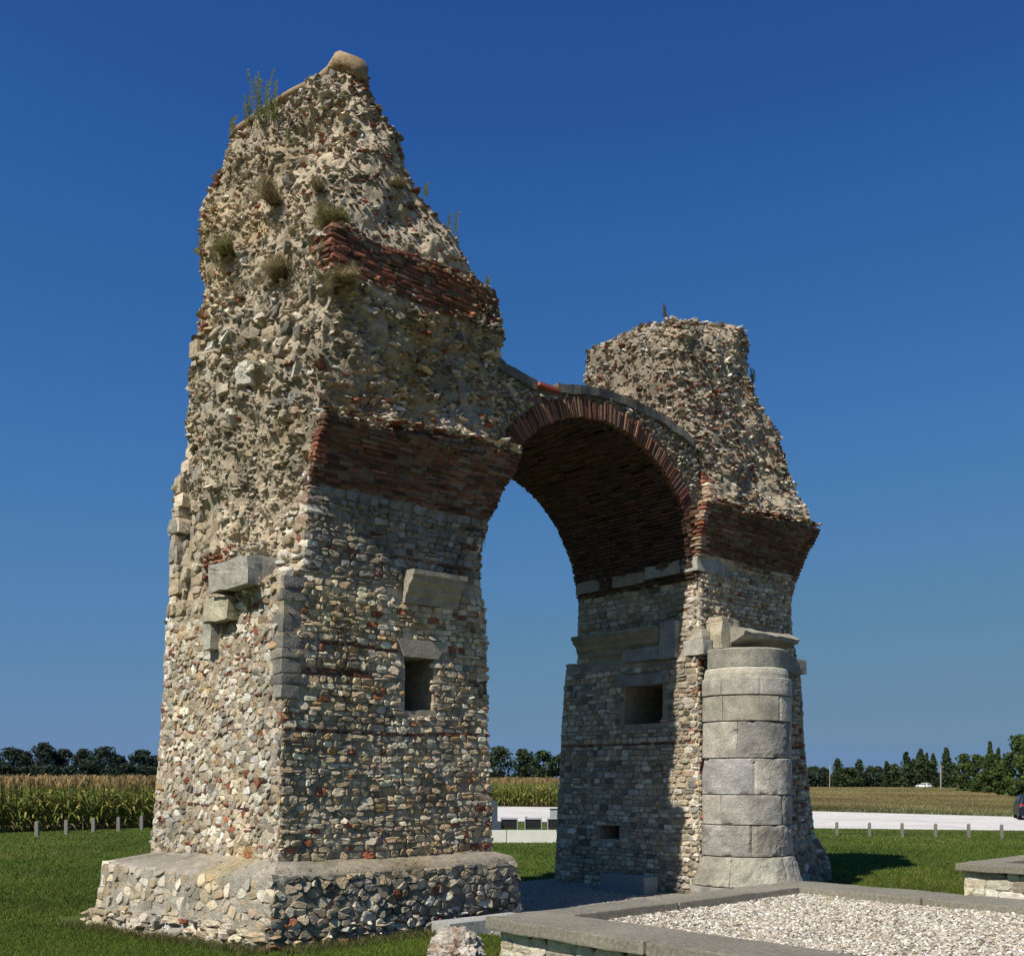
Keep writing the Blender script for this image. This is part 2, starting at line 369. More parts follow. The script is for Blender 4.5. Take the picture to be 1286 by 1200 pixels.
    def rubble(s, mb, f, t0, t1, z0, z1, sp, sz, pal, out=.01, ok=None, tilt=.24):
        Wm = s.width(f, (z0 + z1) / 2); n = int((t1 - t0) * Wm * (z1 - z0) / sp ** 2)
        t = rng.uniform(t0, t1, n); z = rng.uniform(z0, z1, n)
        if ok is not None: m = ok(t * Wm, z); t, z = t[m], z[m]; n = len(t)
        P, T, B, N = s.frame(f, t, z); a = rng.uniform(*sz, n) ** 1.0; a = sz[0] + (sz[1] - sz[0]) * rng.beta(1.2, 3.2, n)
        size = np.stack([a * rng.uniform(.9, 1.4, n), a * rng.uniform(.7, 1.1, n), a * rng.uniform(.5, .95, n)], 1)
        P = P + N * (out + a * rng.uniform(-.5, .32, n))[:, None]
        scatter(mb, HULLS, P, size, rot_mats(rng.uniform(0, 6.28, n), rng.normal(0, tilt, n), rng.normal(0, tilt, n)), pick(n, *pal, .18) * patch(P))
    def quoins(s, mb, i, z0, z1, hr=(.1, .17), lr=(.16, .3), pal=P_FRONT, prot=.012, brickp=.0):
        z = z0; loc, size, yaw, cl = [], [], [], []
        k = 0
        while z < z1:
            br = random.random() < brickp; h = .055 if br else random.uniform(*hr); zz = np.array(z + h / 2)
            c = s.surf(i, np.array(0.0), zz)[:2]; nx = s.cor(i + 1, zz) - s.cor(i, zz); pv = s.cor(i - 1, zz) - s.cor(i, zz)
            nx /= np.linalg.norm(nx); pv /= np.linalg.norm(pv); L1, L2 = random.uniform(*lr) / 2, random.uniform(lr[0], lr[0] * 1.2) / 2
            if k % 2: L1, L2 = L2, L1
            p = c + nx * (L1 - prot) + pv * (L2 - prot); loc.append((*p, z + h / 2)); size.append((L1, L2, h / 2 * .93)); yaw.append(math.atan2(nx[1], nx[0])); cl.append(br); z += h; k += 1
        n = len(loc); cc = pick(n, *pal); bc = pick(n, *P_BRICK); cc = np.where(np.array(cl)[:, None], bc, cc)
        scatter(mb, RBOX, np.array(loc), np.array(size), rot_mats(np.array(yaw) + rng.normal(0, .05, n), rng.normal(0, .03, n), rng.normal(0, .03, n)), cc, False)

def block(mb, lo, hi, colr=GREY, jit=.012, sph=.12, n=5, yaw=0, roll=0, k=0, seg=None):
    """one dressed or weathered stone block, slightly irregular"""
    lo = np.array(lo, float); hi = np.array(hi, float); c = (lo + hi) / 2; h = (hi - lo) / 2
    V, F = rbox_template(900 + k, n, 0, 0)
    L = (np.abs(V) ** 14).sum(1) ** (1 / 14); V = V * (1 - sph) + V / L[:, None] * sph
    P = V * h; P = P + vfbm(P + c, 3.5, 3, 50 + k) * jit
    Mx = np.array((Matrix.Rotation(yaw, 3, 'Z') @ Matrix.Rotation(roll, 3, 'X'))); P = P @ Mx.T + c
    colr = np.array(colr) * (1 + .12 * fbm(P, 2.5, 3, 60 + k))[:, None]
    mb.add(P, F, colr, False)

# ------------------------------------------------------------------ the ruined gate
root = empty('ruined_gate', ORG, ANG, label='tall ruined stone gate of two rough masonry piers joined by one brick arch', cat='monument')

# ---------- left pier
LA = [(0.9,-.02,-.02),(1.1,0,0),(4.95,.09,0),(5.15,.12,0),(5.3,.42,0),(6.5,.48,0),(7,.5,-.19),(7.42,.52,-.42),(7.5,.56,-.1),(8.3,.62,.0),(9.0,.68,-.02),(9.3,.72,-.14),(9.4,.68,-.32),(10.14,.68,-.32),(10.22,.85,-.02),(10.9,1.12,.1),(11.8,1.40,.28),(12.5,1.50,.38),(13.0,1.52,.5),(13.35,1.5,.7)]
LB = [(0.9,3.88,-.02),(1.1,3.85,0),(3.3,3.74,0),(6.0,3.66,0),(6.5,3.76,-.04),(7,3.95,-.19),(7.4,4.13,-.38),(7.62,4.22,-.46),(7.7,4.0,-.02),(8.3,4.12,-.10),(9.0,4.05,-.2),(9.4,3.92,-.25),(9.5,3.85,-.28),(10.1,3.66,-.3),(10.2,3.6,-.12),(10.76,3.2,-.12),(11.26,2.7,-.1),(11.65,2.35,0),(12.2,2.15,.1),(12.88,1.95,.4),(13.35,1.78,.65)]
LC = [(0.9,3.88,4.4),(5,3.74,4.2),(6,3.66,3.9),(7,3.95,3.7),(7.75,4.3,3.7),(9.4,3.8,3.7),(10.8,3.1,3.8),(12,2.3,3.8),(13,2.0,3.7),(13.35,1.8,3.65)]
LD = [(0.9,0,4.42),(1.15,0,4.38),(3.6,.03,3.98),(6,.05,3.82),(7.3,.1,3.73),(9.3,.3,3.75),(9.7,.42,3.5),(10.5,.5,3.62),(11.0,.56,3.95),(11.6,.6,4.0),(12.3,.7,4.2),(12.5,.8,3.95),(13.0,.97,3.8),(13.35,1.15,3.75)]
def rough_L(f, t, z):
    hi = np.interp(z, [0, 4.6, 5.2, 7.3, 7.5, 9.3, 9.45, 10.1, 10.25, 13, 13.4], [.012, .015, .05, .05, .10, .10, .05, .05, .10, .10, .05])
    if f == 0: return np.interp(z, [0, 6.2, 7.3, 7.55, 9.3, 9.45, 10.1, 10.25, 13, 13.4], [.012, .02, .03, .16, .15, .015, .015, .12, .12, .05])
    if f == 3:
        deep = np.interp(z, [0, 4.6, 5.3, 13, 13.4], [.015, .02, .17, .17, .05]); return deep
    if f == -1: return hi * .6
    return np.interp(z, [0, 7, 8, 13, 13.4], [.015, .03, .1, .1, .05])
soft_L = lambda z: np.interp(z, [0, 5, 5.3, 6.5, 7.3, 7.6, 9.3, 9.45, 10.1, 10.3, 12.8, 13.4], [0, 0, .03, .0, 0, .12, .12, .0, 0, .14, .16, .04])
wl = 3.76
NL = [(0, 2.12 / wl, 2.68 / wl, 3.38, 4.17, 1.7, (0, -1)), (3, 1 - 2.95 / 3.95, 1 - 2.82 / 3.95, 5.5, 5.95, .35, (-1, 0))]
BM = np.array([.20,.15,.11])
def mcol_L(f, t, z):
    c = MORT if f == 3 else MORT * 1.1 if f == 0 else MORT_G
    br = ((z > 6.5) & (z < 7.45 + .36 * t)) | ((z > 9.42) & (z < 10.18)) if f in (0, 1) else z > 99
    c = np.where(((z > 5.4) & (z < 6.6))[..., None] & (f == 0), MORT * .68, c * np.ones(z.shape + (1,)))  # strip below the flare: its shade, with lichen, painted into darker mortar
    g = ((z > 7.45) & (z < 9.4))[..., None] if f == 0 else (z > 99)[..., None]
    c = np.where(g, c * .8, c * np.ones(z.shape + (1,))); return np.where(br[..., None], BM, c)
def mcol_R(f, t, z):
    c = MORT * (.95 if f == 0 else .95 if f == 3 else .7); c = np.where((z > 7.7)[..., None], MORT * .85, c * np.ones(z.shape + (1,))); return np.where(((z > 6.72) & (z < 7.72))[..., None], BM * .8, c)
P_FLARE = ([(.21,.095,.06), (.13,.07,.05), (.26,.125,.085), (.22,.165,.12), (.09,.055,.045)], [4, 3, 2, 1.4, 2])
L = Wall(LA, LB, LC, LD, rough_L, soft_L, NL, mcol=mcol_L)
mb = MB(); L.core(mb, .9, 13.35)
nich = lambda s, z: not (2.06 < s < 2.72 and 3.32 < z < 4.2) and not (1.94 < s < 2.9 and 4.12 < z < 4.45) and not (1.95 < s < 3.2 and 5.0 < z < 5.5)
okq = lambda s, z: nich(s, z) and not (s < .3 and 3.4 < z < 5.15)
L.stones(mb, 0, rows(0, 3.86, 1.02, 5.2, (.065, .135), (.08, .26), .14, gap=.006, ok=okq), 3.76, P_FRB, h=(.01, .04))
L.stones(mb, 0, rows(0.02, 3.25, 5.2, 6.5, (.07, .13), (.1, .28), .07, gap=.009, ok=nich), 3.25, ([(.30,.265,.20), (.25,.235,.20), (.36,.33,.27), (.20,.18,.15), (.27,.22,.16), BRICK2], [5, 5, 3, 3, 4, .5]))  # darker palette carries the flare's shade as well as grey-brown lichen
L.stones(mb, 0, bricks(0, 3.65, 6.5, 7.42, .06, .36, gap=.007), 3.65, P_FLARE, bpal=P_FLARE, hb=(.0, .035))
L.stones(mb, 0, bricks(1.4, 3.65, 7.42, 7.62, .06, .36, gap=.007, ok=lambda s, z: z < 7.4 + .1 * s), 3.65, P_FLARE, bpal=P_FLARE, hb=(.0, .035))
L.stones(mb, 0, bricks(0, 3.1, 9.44, 10.16, .066, .34, gap=.008), 3.1, P_BRICK, hb=(.008, .035))
L.stones(mb, 1, bricks(0, 1.6, 9.48, 10.12, .066, .34, gap=.008), 3.9, P_BRICK, hb=(.008, .035))
L.stones(mb, 3, bricks(4.1, 4.52, 9.5, 10.1, .072, .3), 4.5, P_BRICK, hb=(.0, .05))
L.stones(mb, 3, cells(0, 4.15, 1.05, 4.95, .118, .68, gap=.002, drop=.33, ok=lambda s, z: not (s > 3.9 and z > 3.4)), 4.15, P_SUN, h=(.003, .03), tilt=.012)
L.rubble(mb, 3, .0, .97, 1.05, 5.0, .12, (.012, .034), P_SUN, .0)
L.stones(mb, 3, rows(.1, 4.1, 1.1, 4.9, (.05, .1), (.09, .3), 1, ok=lambda s, z: random.random() < .07 and not (s > 3.7 and z > 2.6)), 4.15, P_SUN, hb=(.014, .032))
L.rubble(mb, 0, .0, 1, 1.05, 5.9, .16, (.012, .04), P_FRONT, .012, ok=lambda s, z: ~((s > 2.0) & (s < 2.75) & (z > 3.3) & (z < 4.5)))
L.stones(mb, 3, rows(0.02, .75, 4.95, 7.6, (.12, .28), (.16, .42), gap=.01, jit=.03), 3.8, ([GREY, TAN, CREAM], [3, 3, 2]), h=(.01, .06))
L.stones(mb, 3, rows(.75, 1.75, 4.95, 6.6, (.13, .24), (.15, .35), gap=.014, jit=.03, ok=lambda s, z: not (.76 < s < 1.78 and 5.35 < z < 6.02)), 3.8, ([GREY, TAN, CREAM], [2, 3, 4]), h=(.01, .06))
L.stones(mb, 3, bricks(.8, 1.72, 5.4, 5.98, .07, .22, ok=lambda s, z: abs(s - 1.07) > .08), 3.9, P_BRICK, h=(.02, .05), bpal=([(.34,.16,.10), (.28,.12,.08), (.38,.22,.14)], [1, 1, 1]), hb=(.05, .09))
L.stones(mb, 3, rows(3.5, 3.95, 5.1, 6.9, (.09, .17), (.14, .3), gap=.012, jit=.02), 3.95, P_SUN, h=(.02, .07))
P_CORE = ([CREAM, PALE, GREY, TAN, WHITE, BRICK, PINK, DGREY], [22, 20, 24, 20, 6, 2, 3, 6])
L.rubble(mb, 3, .3, .93, 5.0, 7.0, .075, (.025, .12), P_CORE, .0, ok=lambda s, z: ~((s < 1.78) & (z > 5.35) & (z < 6.05)))
L.rubble(mb, 3, .0, .97, 6.8, 10.3, .078, (.03, .145), P_CORE, .0)
L.stones(mb, 3, cells(.1, 3.2, 7.6, 9.4, .2, .6, gap=.01, drop=.45, ok=lambda s, z: noise(np.array([s * 1.3, z * 1.3, 1.]), 3) > -.2), 3.6, P_CORE, h=(.02, .09), tilt=.03)
L.rubble(mb, 3, .0, 1, 10.2, 13.35, .075, (.025, .125), P_RUB, .0)
L.rubble(mb, 3, .0, 1, 6.9, 13.35, .075, (.012, .04), P_CORE, .0)
L.rubble(mb, 3, .2, .95, 4.9, 7.0, .07, (.012, .035), P_CORE, .0)
L.rubble(mb, 0, .0, 1, 7.5, 9.42, .082, (.03, .16), P_RUB, .012)
L.rubble(mb, 0, .0, 1, 7.5, 9.42, .09, (.015, .05), P_RUB, .0)
L.rubble(mb, 0, .0, 1, 10.15, 13.35, .07, (.028, .11), P_RUBR, .01)
L.rubble(mb, 0, .0, 1, 10.15, 13.35, .08, (.02, .05), P_RUBR, .0)
L.rubble(mb, 0, .0, 1, 10.0, 10.35, .09, (.03, .1), P_RUBR, .03)
L.rubble(mb, 0, .0, 1, 9.25, 9.55, .1, (.03, .11), P_RUB, .03)
L.rubble(mb, 0, .8, 1, 9.4, 10.3, .1, (.03, .1), P_RUBR, .03)
L.rubble(mb, 0, .0, 1, 7.3, 7.6, .1, (.02, .08), P_BRICK, .0)
L.rubble(mb, 1, .0, .3, 7.8, 13.35, .12, (.03, .12), P_RUBR, .0)
L.rubble(mb, 1, .3, 1, 7.8, 13.35, .2, (.05, .14), P_RUBR, .0)
L.rubble(mb, 2, .0, 1, 5, 13.35, .2, (.05, .14), P_RUB, .0)
L.stones(mb, 1, rows(0, 4.2, 1.1, 6.5, (.12, .18), (.2, .34), .05), 4.2, P_FRONT)
L.stones(mb, 1, bricks(0, 3.9, 6.5, 7.7, .072, .36), 3.9, P_BRICK, hb=(.0, .03))
L.quoins(mb, 1, 1.05, 6.4, brickp=.08)
L.quoins(mb, 1, 6.5, 7.6, hr=(.055, .065), pal=P_BRICK, prot=.02)
L.quoins(mb, 0, 1.05, 3.42, brickp=.12, pal=P_SUN)
L.quoins(mb, 0, 5.3, 6.4, pal=P_SUN, lr=(.2, .4), prot=.03)
L.quoins(mb, 0, 6.4, 7.4, hr=(.055, .075), pal=P_BRICK, prot=.03)
L.quoins(mb, 3, 1.1, 5.0, pal=P_SUN); L.quoins(mb, 3, 5.0, 9.4, hr=(.16, .32), lr=(.2, .36), pal=([GREY, TAN, CREAM], [2, 2, 2]), prot=.015)
L.quoins(mb, 3, 9.5, 12.2, hr=(.05, .1), lr=(.12, .3), pal=([BRICK, BRICK2, GREY, TAN], [4, 3, 2, 2]), prot=.02)
L.quoins(mb, 0, 9.46, 10.1, hr=(.068, .074), pal=P_BRICK, lr=(.25, .36), prot=.03)
# mortar drip crust and stones at the edge of the springing lip
n = 80; uu = np.linspace(.55, 3.9, n) + rng.normal(0, .02, n); zz = np.interp(uu, [.5, 4.3], [7.45, 7.68]); vv = np.interp(uu, [.5, 4.3], [-.36, -.44])
scatter(mb, HULLS, np.stack([uu, vv + rng.normal(0, .05, n), zz + rng.normal(0, .015, n)], 1), np.stack([rng.uniform(.05, .14, n), rng.uniform(.06, .16, n), rng.uniform(.015, .04, n)], 1), rot_mats(rng.normal(0, .4, n), rng.normal(0, .15, n), rng.normal(0, .1, n)), pick(n, [PALE, CREAM, BRICK], [2, 3, 3]))
pierL = mb.build('pier', M_MAS, root); tag(pierL, label='taller left pier with sloping ruined top and brick band')

# dark grey quoin blocks of the left pier
mb = MB(); z = 3.42; k = 0
for h, Lu, Lv in ((.2,.24,.2),(.15,.34,.3),(.22,.28,.24),(.14,.42,.3),(.2,.62,.3),(.28,.72,.36),(.17,.5,.3),(.18,.4,.26),(.17,.32,.3)):
    uo = L.cor(0, np.array(z + h / 2)); pj = random.uniform(.005, .045); block(mb, (uo[0] - pj, -pj, z + .008), (uo[0] + Lu, Lv, z + h - .008), (.19,.18,.165) if k % 3 else (.28,.265,.23), .014, .3, 5, k=k); z += h; k += 1
mb.build('quoin_blocks', M_BLK, pierL)
# projecting blocks on the sunlit side
mb = MB(); block(mb, (-.22, .48, 5.06), (.55, 1.75, 5.47), (.36,.35,.31), .03, .12, 6, k=31, roll=.03); mb.build('projecting_block', M_BLK, pierL)
mb = MB(); block(mb, (-.12, 1.33, 4.68), (.5, 2.15, 5.02), (.40,.37,.27), .03, .12, 6, k=32, roll=.05); block(mb, (-.1, 1.95, 4.3), (.5, 2.22, 4.75), (.38,.37,.32), .03, .2, 5, k=33); mb.build('projecting_block', M_BLK, pierL)
# moulded cornice fragment and lintel of the small window
def moulding(prof, a, b, axis, face, colr, n=14, jit=.01, k=0, caps=True):
    """profile [(out, z)...] run from a to b along u ('u') or v ('v'); face = the wall plane it stands on (out goes towards -)"""
    pts = np.linspace(a, b, n); V = []
    for p in pts:
        for (o, z) in prof: V.append((p, face - o, z) if axis == 'u' else (face - o, p, z))
    V = np.array(V, float); V += vfbm(V, 4, 3, 70 + k) * jit; m = len(prof)
    F = []
    for i in range(n - 1):
        for j in range(m): q = [i * m + j, i * m + (j + 1) % m, (i + 1) * m + (j + 1) % m, (i + 1) * m + j]; F.append(q[::-1] if axis == 'u' else q)
    mbx = MB(); c = np.array(colr) * (1 + .12 * fbm(V, 2, 3, 5 + k))[:, None]; fs = [np.array(F), np.array([list(range(m))]), np.array([[(n - 1) * m + j for j in range(m)][::-1]])]
    mbx.add(V, fs, c); return mbx
PROF = [(-.3, 4.98), (.06, 4.98), (.08, 5.1), (.14, 5.14), (.16, 5.22), (.26, 5.30), (.27, 5.36), (.31, 5.38), (.31, 5.45), (-.3, 5.47)]
moulding(PROF, 2.08, 3.12, 'u', 0.0, (.33,.30,.24), k=1).build('cornice_fragment', M_BLK, pierL)
mb = MB(); V = np.array([(1.98,-.035,4.43),(2.92,-.035,4.43),(2.74,-.035,4.165),(2.1,-.035,4.165),(1.98,.5,4.43),(2.92,.5,4.43),(2.74,.5,4.165),(2.1,.5,4.165)])
mb.add(V, [np.array([[0,3,2,1],[4,5,6,7],[0,1,5,4],[1,2,6,5],[2,3,7,6],[3,0,4,7]])], (.36,.33,.26)); mb.build('lintel', M_BLK, pierL)
# smooth mortar capping on the top
def capping(path, rad, name, colr, parent, mat, fl=.6, nseg=14):
    V = []; m = nseg; pts = [Vector(p) for p in path]
    for i, p in enumerate(pts):
        d = (pts[min(i + 1, len(pts) - 1)] - pts[max(i - 1, 0)]).normalized(); sdv = d.cross(Vector((0, 0, 1))).normalized(); up = sdv.cross(d)
        for k in range(m): a = 2 * math.pi * k / m; V.append(tuple(p + sdv * math.cos(a) * rad[i] + up * math.sin(a) * rad[i] * fl))
    V = np.array(V); V += vfbm(V, 2.4, 5, 44) * .05; n_ = len(pts)
    F = [[i * m + k, i * m + (k + 1) % m, (i + 1) * m + (k + 1) % m, (i + 1) * m + k] for i in range(n_ - 1) for k in range(m)]
    mbx = MB(); c = np.array(colr) * (1 + .3 * fbm(V, 3, 4, 8))[:, None]
    mbx.add(V, [np.array(F), np.array([list(range(m))[::-1]]), np.array([[(n_ - 1) * m + k for k in range(m)]])], c, True)
    return mbx.build(name, mat, parent)
capping([(1.68,.5,13.02),(1.66,.62,13.22),(1.64,.85,13.33),(1.6,1.1,13.3),(1.5,1.35,13.3),(1.4,2,13.36),(1.36,2.7,13.42),(1.3,3.2,13.45),(1.22,3.6,13.42),(1.2,3.75,13.35)], [.1,.24,.28,.24,.17,.15,.15,.16,.14,.08], 'mortar_capping', (.31,.225,.14), pierL, M_MAS)

# ---------- plinth under the left pier
PA = [(-.2,-.36,-.5),(.45,-.32,-.46),(.98,-.27,-.4),(1.06,-.2,-.3),(1.16,-.02,-.04),(1.2,.1,.1)]
PB = [(-.2,4.27,-.4),(.98,4.14,-.36),(1.04,4.08,-.3),(1.12,3.88,-.02),(1.16,3.7,.1)]
PC = [(-.2,4.3,5),(.98,4.2,4.9),(1.2,3.8,4.3)]
PD = [(-.2,-1.35,4.0),(.3,-1.15,3.95),(.9,-1.08,3.9),(.97,-1.0,3.95),(1.08,-.02,4.3),(1.2,.1,4.2)]
rp = lambda f, t, z: np.interp(z, [-.2, .4, .9, 1.05, 1.2], [.09, .04, .02, .02, .01]) + 0 * t
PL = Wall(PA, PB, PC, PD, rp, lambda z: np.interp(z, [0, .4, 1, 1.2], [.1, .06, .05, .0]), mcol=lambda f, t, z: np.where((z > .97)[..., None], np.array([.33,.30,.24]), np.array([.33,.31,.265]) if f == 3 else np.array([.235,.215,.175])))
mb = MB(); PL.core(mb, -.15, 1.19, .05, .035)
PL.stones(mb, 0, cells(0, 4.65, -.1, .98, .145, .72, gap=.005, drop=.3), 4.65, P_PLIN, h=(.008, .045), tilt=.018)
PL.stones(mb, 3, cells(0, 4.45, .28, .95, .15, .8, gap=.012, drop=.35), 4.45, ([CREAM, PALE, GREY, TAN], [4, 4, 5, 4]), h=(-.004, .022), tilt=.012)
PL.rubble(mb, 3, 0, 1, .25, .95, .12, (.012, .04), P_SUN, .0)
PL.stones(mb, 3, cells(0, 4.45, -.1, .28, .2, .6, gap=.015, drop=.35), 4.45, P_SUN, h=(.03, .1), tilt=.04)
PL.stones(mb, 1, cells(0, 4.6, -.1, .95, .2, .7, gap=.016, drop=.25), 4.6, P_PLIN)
for f, w_ in ((0, 4.65), (3, 4.45), (1, 4.6)): PL.rubble(mb, f, 0, 1, -.05, .3, .14, (.04, .13), P_SUN if f == 3 else P_RUB, .03)
# loose debris on the ledge
for f, z0_, z1_, c_ in ((0, 1.0, 1.14, P_RUBR), (3, .98, 1.12, P_SUN)): PL.rubble(mb, f, 0, 1, z0_, z1_, .05, (.008, .03), c_, .0)
PL.quoins(mb, 0, 0, .95, (.14, .22), (.2, .35), P_PLIN)
PL.quoins(mb, 1, 0, .82, (.12, .2), (.2, .3), P_PLIN); PL.quoins(mb, 3, 0, .92, (.15, .25), (.2, .35), P_SUN)
plin = mb.build('plinth', M_MAS, root); tag(plin, label='wide stone plinth under the left pier')

# ---------- right pier
RA = [(-.1,9.27,0),(4.7,9.2,0),(4.78,9.27,.01),(6.2,9.27,0),(6.6,9.2,-.05),(7.0,9.07,-.19),(7.4,8.9,-.36),(7.68,8.85,-.48),(7.78,9.3,-.3),(8.4,9.3,-.05),(9.2,9.28,.10),(10.5,9.25,.42),(11.5,9.3,.6),(11.8,9.5,.8),(12.0,9.8,1.1)]
RB = [(-.1,13.93,-.12),(.45,13.86,-.1),(.9,13.5,-.08),(1.05,13.4,0),(1.9,13.2,0),(3.15,12.96,0),(4.55,12.8,0),(4.8,12.72,0),(5.4,12.5,0),(6.1,12.43,0),(6.6,12.5,-.08),(7.2,12.62,-.3),(7.7,12.72,-.55),(7.8,12.75,-.4),(8.5,12.72,-.1),(9.1,12.62,.05),(9.8,12.42,.2),(10.4,12.02,.35),(10.86,11.68,.4),(11.3,11.8,.55),(11.7,12.05,.65),(11.9,11.95,.8),(12.0,11.8,1.0)]
RC = [(-.1,13.93,4.2),(1.05,13.4,4.1),(5,12.7,3.6),(9,12.6,3.4),(10.5,12.0,3.3),(12.0,11.7,2.6)]
RD = [(-.1,9.25,4.12),(3.7,9.22,3.83),(4.76,9.2,3.7),(4.84,9.24,3.38),(6.2,9.25,3.34),(7,9.07,3.34),(7.6,8.85,3.34),(7.8,9.3,3.34),(9,9.25,3.34),(11.3,9.2,3.35),(11.8,9.22,3.25),(12.0,9.35,3.0)]
def rough_R(f, t, z):
    a = np.interp(z, [0, 6.5, 7.6, 7.85, 11.5, 12], [.015, .02, .03, .13, .12, .06])
    return a * (.6 if f == -1 else 1)
soft_R = lambda z: np.interp(z, [0, 7.6, 7.9, 9, 11.2, 12], [0, 0, .08, .16, .14, .1])
def tn(v): return 1 - v / 3.75
NR = [(3, tn(1.92), tn(.88), 3.46, 4.25, 1.9, (-1, 0)), (3, tn(2.52), tn(1.98), 1.0, 1.3, 1.1, (-1, 0))]
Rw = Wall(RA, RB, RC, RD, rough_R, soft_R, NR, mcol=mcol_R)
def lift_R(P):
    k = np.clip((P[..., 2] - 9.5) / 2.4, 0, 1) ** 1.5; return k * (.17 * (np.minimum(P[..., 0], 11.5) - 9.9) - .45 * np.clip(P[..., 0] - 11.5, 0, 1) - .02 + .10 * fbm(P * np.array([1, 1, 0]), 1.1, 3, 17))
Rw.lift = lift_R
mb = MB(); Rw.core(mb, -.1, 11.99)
def okR(s, z):   # s measured from the far edge
    v = 3.75 - s
    return not (.82 < v < 1.98 and 3.4 < z < 4.5) and not (1.93 < v < 2.55 and .98 < z < 1.32) and not (.7 < v < 3.35 and 4.66 < z < 5.47) and not (.3 < v < 1.4 and 6.4 < z < 6.7)
Rw.stones(mb, 3, rows(0, 3.75, 0, 4.72, (.075, .15), (.11, .32), .05, gap=.008, ok=okR), 3.75, ([CREAM, PALE, GREY, TAN, PINK, DGREY], [24, 24, 26, 18, 3, 3]))
Rw.stones(mb, 3, rows(0.05, 3.3, 4.8, 6.75, (.08, .14), (.12, .38), .07, gap=.009, ok=lambda s, z: okR(s + .4, z)), 3.35, P_FRONT)
Rw.stones(mb, 3, bricks(0, 3.35, 6.75, 7.62, .06, .36, gap=.007), 3.35, P_BRICK_SHADE, bpal=P_BRICK_SHADE, hb=(0, .03))
Rw.stones(mb, 0, cells(0, 4.3, 0, .95, .2, .7, gap=.014), 4.4, P_PLIN)
Rw.stones(mb, 0, rows(0, 3.7, .95, 4.75, (.075, .15), (.12, .28), .16, gap=.009), 3.75, ([CREAM, PALE, GREY, OCHRE, BRICK, TAN], [16, 16, 26, 4, 9, 14]), h=(.02, .07))
Rw.stones(mb, 0, rows(0, 3.25, 4.75, 6.72, (.075, .13), (.09, .24), .05, ok=lambda s, z: not (.0 < s < 1.1 and 6.42 < z < 6.72)), 3.25, P_FRONT, h=(.01, .06))
Rw.stones(mb, 0, bricks(0, 3.7, 6.72, 7.7, .06, .36, gap=.007), 3.7, P_BRICK_SHADE, bpal=P_BRICK_SHADE, hb=(0, .03))
Rw.stones(mb, 1, rows(0, 3.9, 0, 7.5, (.12, .18), (.2, .34), .05), 3.9, P_FRONT)
Rw.rubble(mb, 0, 0, 1, 7.75, 11.95, .08, (.03, .14), P_RUB, .0); Rw.rubble(mb, 0, 0, 1, 7.75, 11.95, .075, (.012, .045), P_RUBR, .0)
Rw.rubble(mb, 0, .0, .6, 8.6, 10.6, .14, (.03, .1), ([BRICK, BRICK2], [1, 1]), .02)
Rw.rubble(mb, 0, .7, 1, 9, 10.8, .13, (.03, .1), ([BRICK, BRICK2, DGREY], [2, 2, 1]), .02)
Rw.rubble(mb, 3, 0, 1, 8.6, 11.95, .08, (.03, .14), P_RUB, .0); Rw.rubble(mb, 3, 0, 1, 8.6, 11.95, .08, (.012, .04), P_RUB, .0)
Rw.rubble(mb, 3, .2, 1, 9, 10.6, .2, (.04, .11), ([BRICK, BRICK2], [1, 1]), .02)
Rw.rubble(mb, 1, 0, 1, 7.7, 11.9, .2, (.05, .14), P_RUBR, 0); Rw.rubble(mb, 2, 0, 1, 7.7, 11.9, .22, (.05, .14), P_RUB, 0)
# rubble over the truncated top
n = 3200; u_ = rng.uniform(9.6, 12.05, n); v_ = rng.uniform(.95, 2.6, n); a_ = .03 + .1 * rng.beta(1.2, 3, n)
scatter(mb, HULLS, np.stack([u_, v_, 11.96 + lift_R(np.stack([u_, v_, u_ * 0 + 11.95], 1)) + rng.normal(0, .04, n)], 1), np.stack([a_, a_, a_ * .7], 1), rot_mats(rng.uniform(0, 6, n), rng.normal(0, .3, n), rng.normal(0, .3, n)), pick(n, *P_RUB))
Rw.quoins(mb, 0, 0, 4.7, (.1, .2), (.2, .4), pal=P_SUN, brickp=.1); Rw.quoins(mb, 3, 0, 4.7, (.15, .3), (.25, .5), pal=([GREY, TAN], [2, 1]))
Rw.quoins(mb, 3, 4.85, 6.6, (.1, .2), (.2, .4)); Rw.quoins(mb, 1, .1, 6.6, (.1, .18), (.2, .35), brickp=.08)
Rw.quoins(mb, 0, 4.8, 6.4, (.1, .2), (.2, .4), pal=P_SUN, brickp=.15); Rw.quoins(mb, 1, 6.6, 7.7, (.06, .08), (.2, .35), pal=P_BRICK, prot=.03)
Rw.quoins(mb, 0, 6.7, 7.9, (.05, .08), (.14, .3), pal=([BRICK, BRICK2, PINK], [3, 1, 2]), prot=.05); Rw.quoins(mb, 0, 7.7, 8.4, (.05, .09), (.2, .4), pal=([BRICK, BRICK2, PINK, CREAM], [3, 1, 2, 2]), prot=.05)
n = 70; uu = np.linspace(9.3, 12.7, n); zz = np.interp(uu, [9.2, 12.75], [7.76, 7.8])
scatter(mb, HULLS, np.stack([uu, np.interp(uu, [9.2, 12.7], [-.36, -.5]) + rng.normal(0, .04, n), zz + rng.normal(0, .02, n)], 1), np.stack([rng.uniform(.05, .16, n), rng.uniform(.06, .15, n), rng.uniform(.015, .05, n)], 1), rot_mats(rng.normal(0, .4, n), rng.normal(0, .15, n), rng.normal(0, .1, n)), pick(n, [CREAM, TAN, BRICK], [2, 3, 3]))
pierR = mb.build('pier', M_MAS, root); tag(pierR, label='lower right pier with half column on its face')
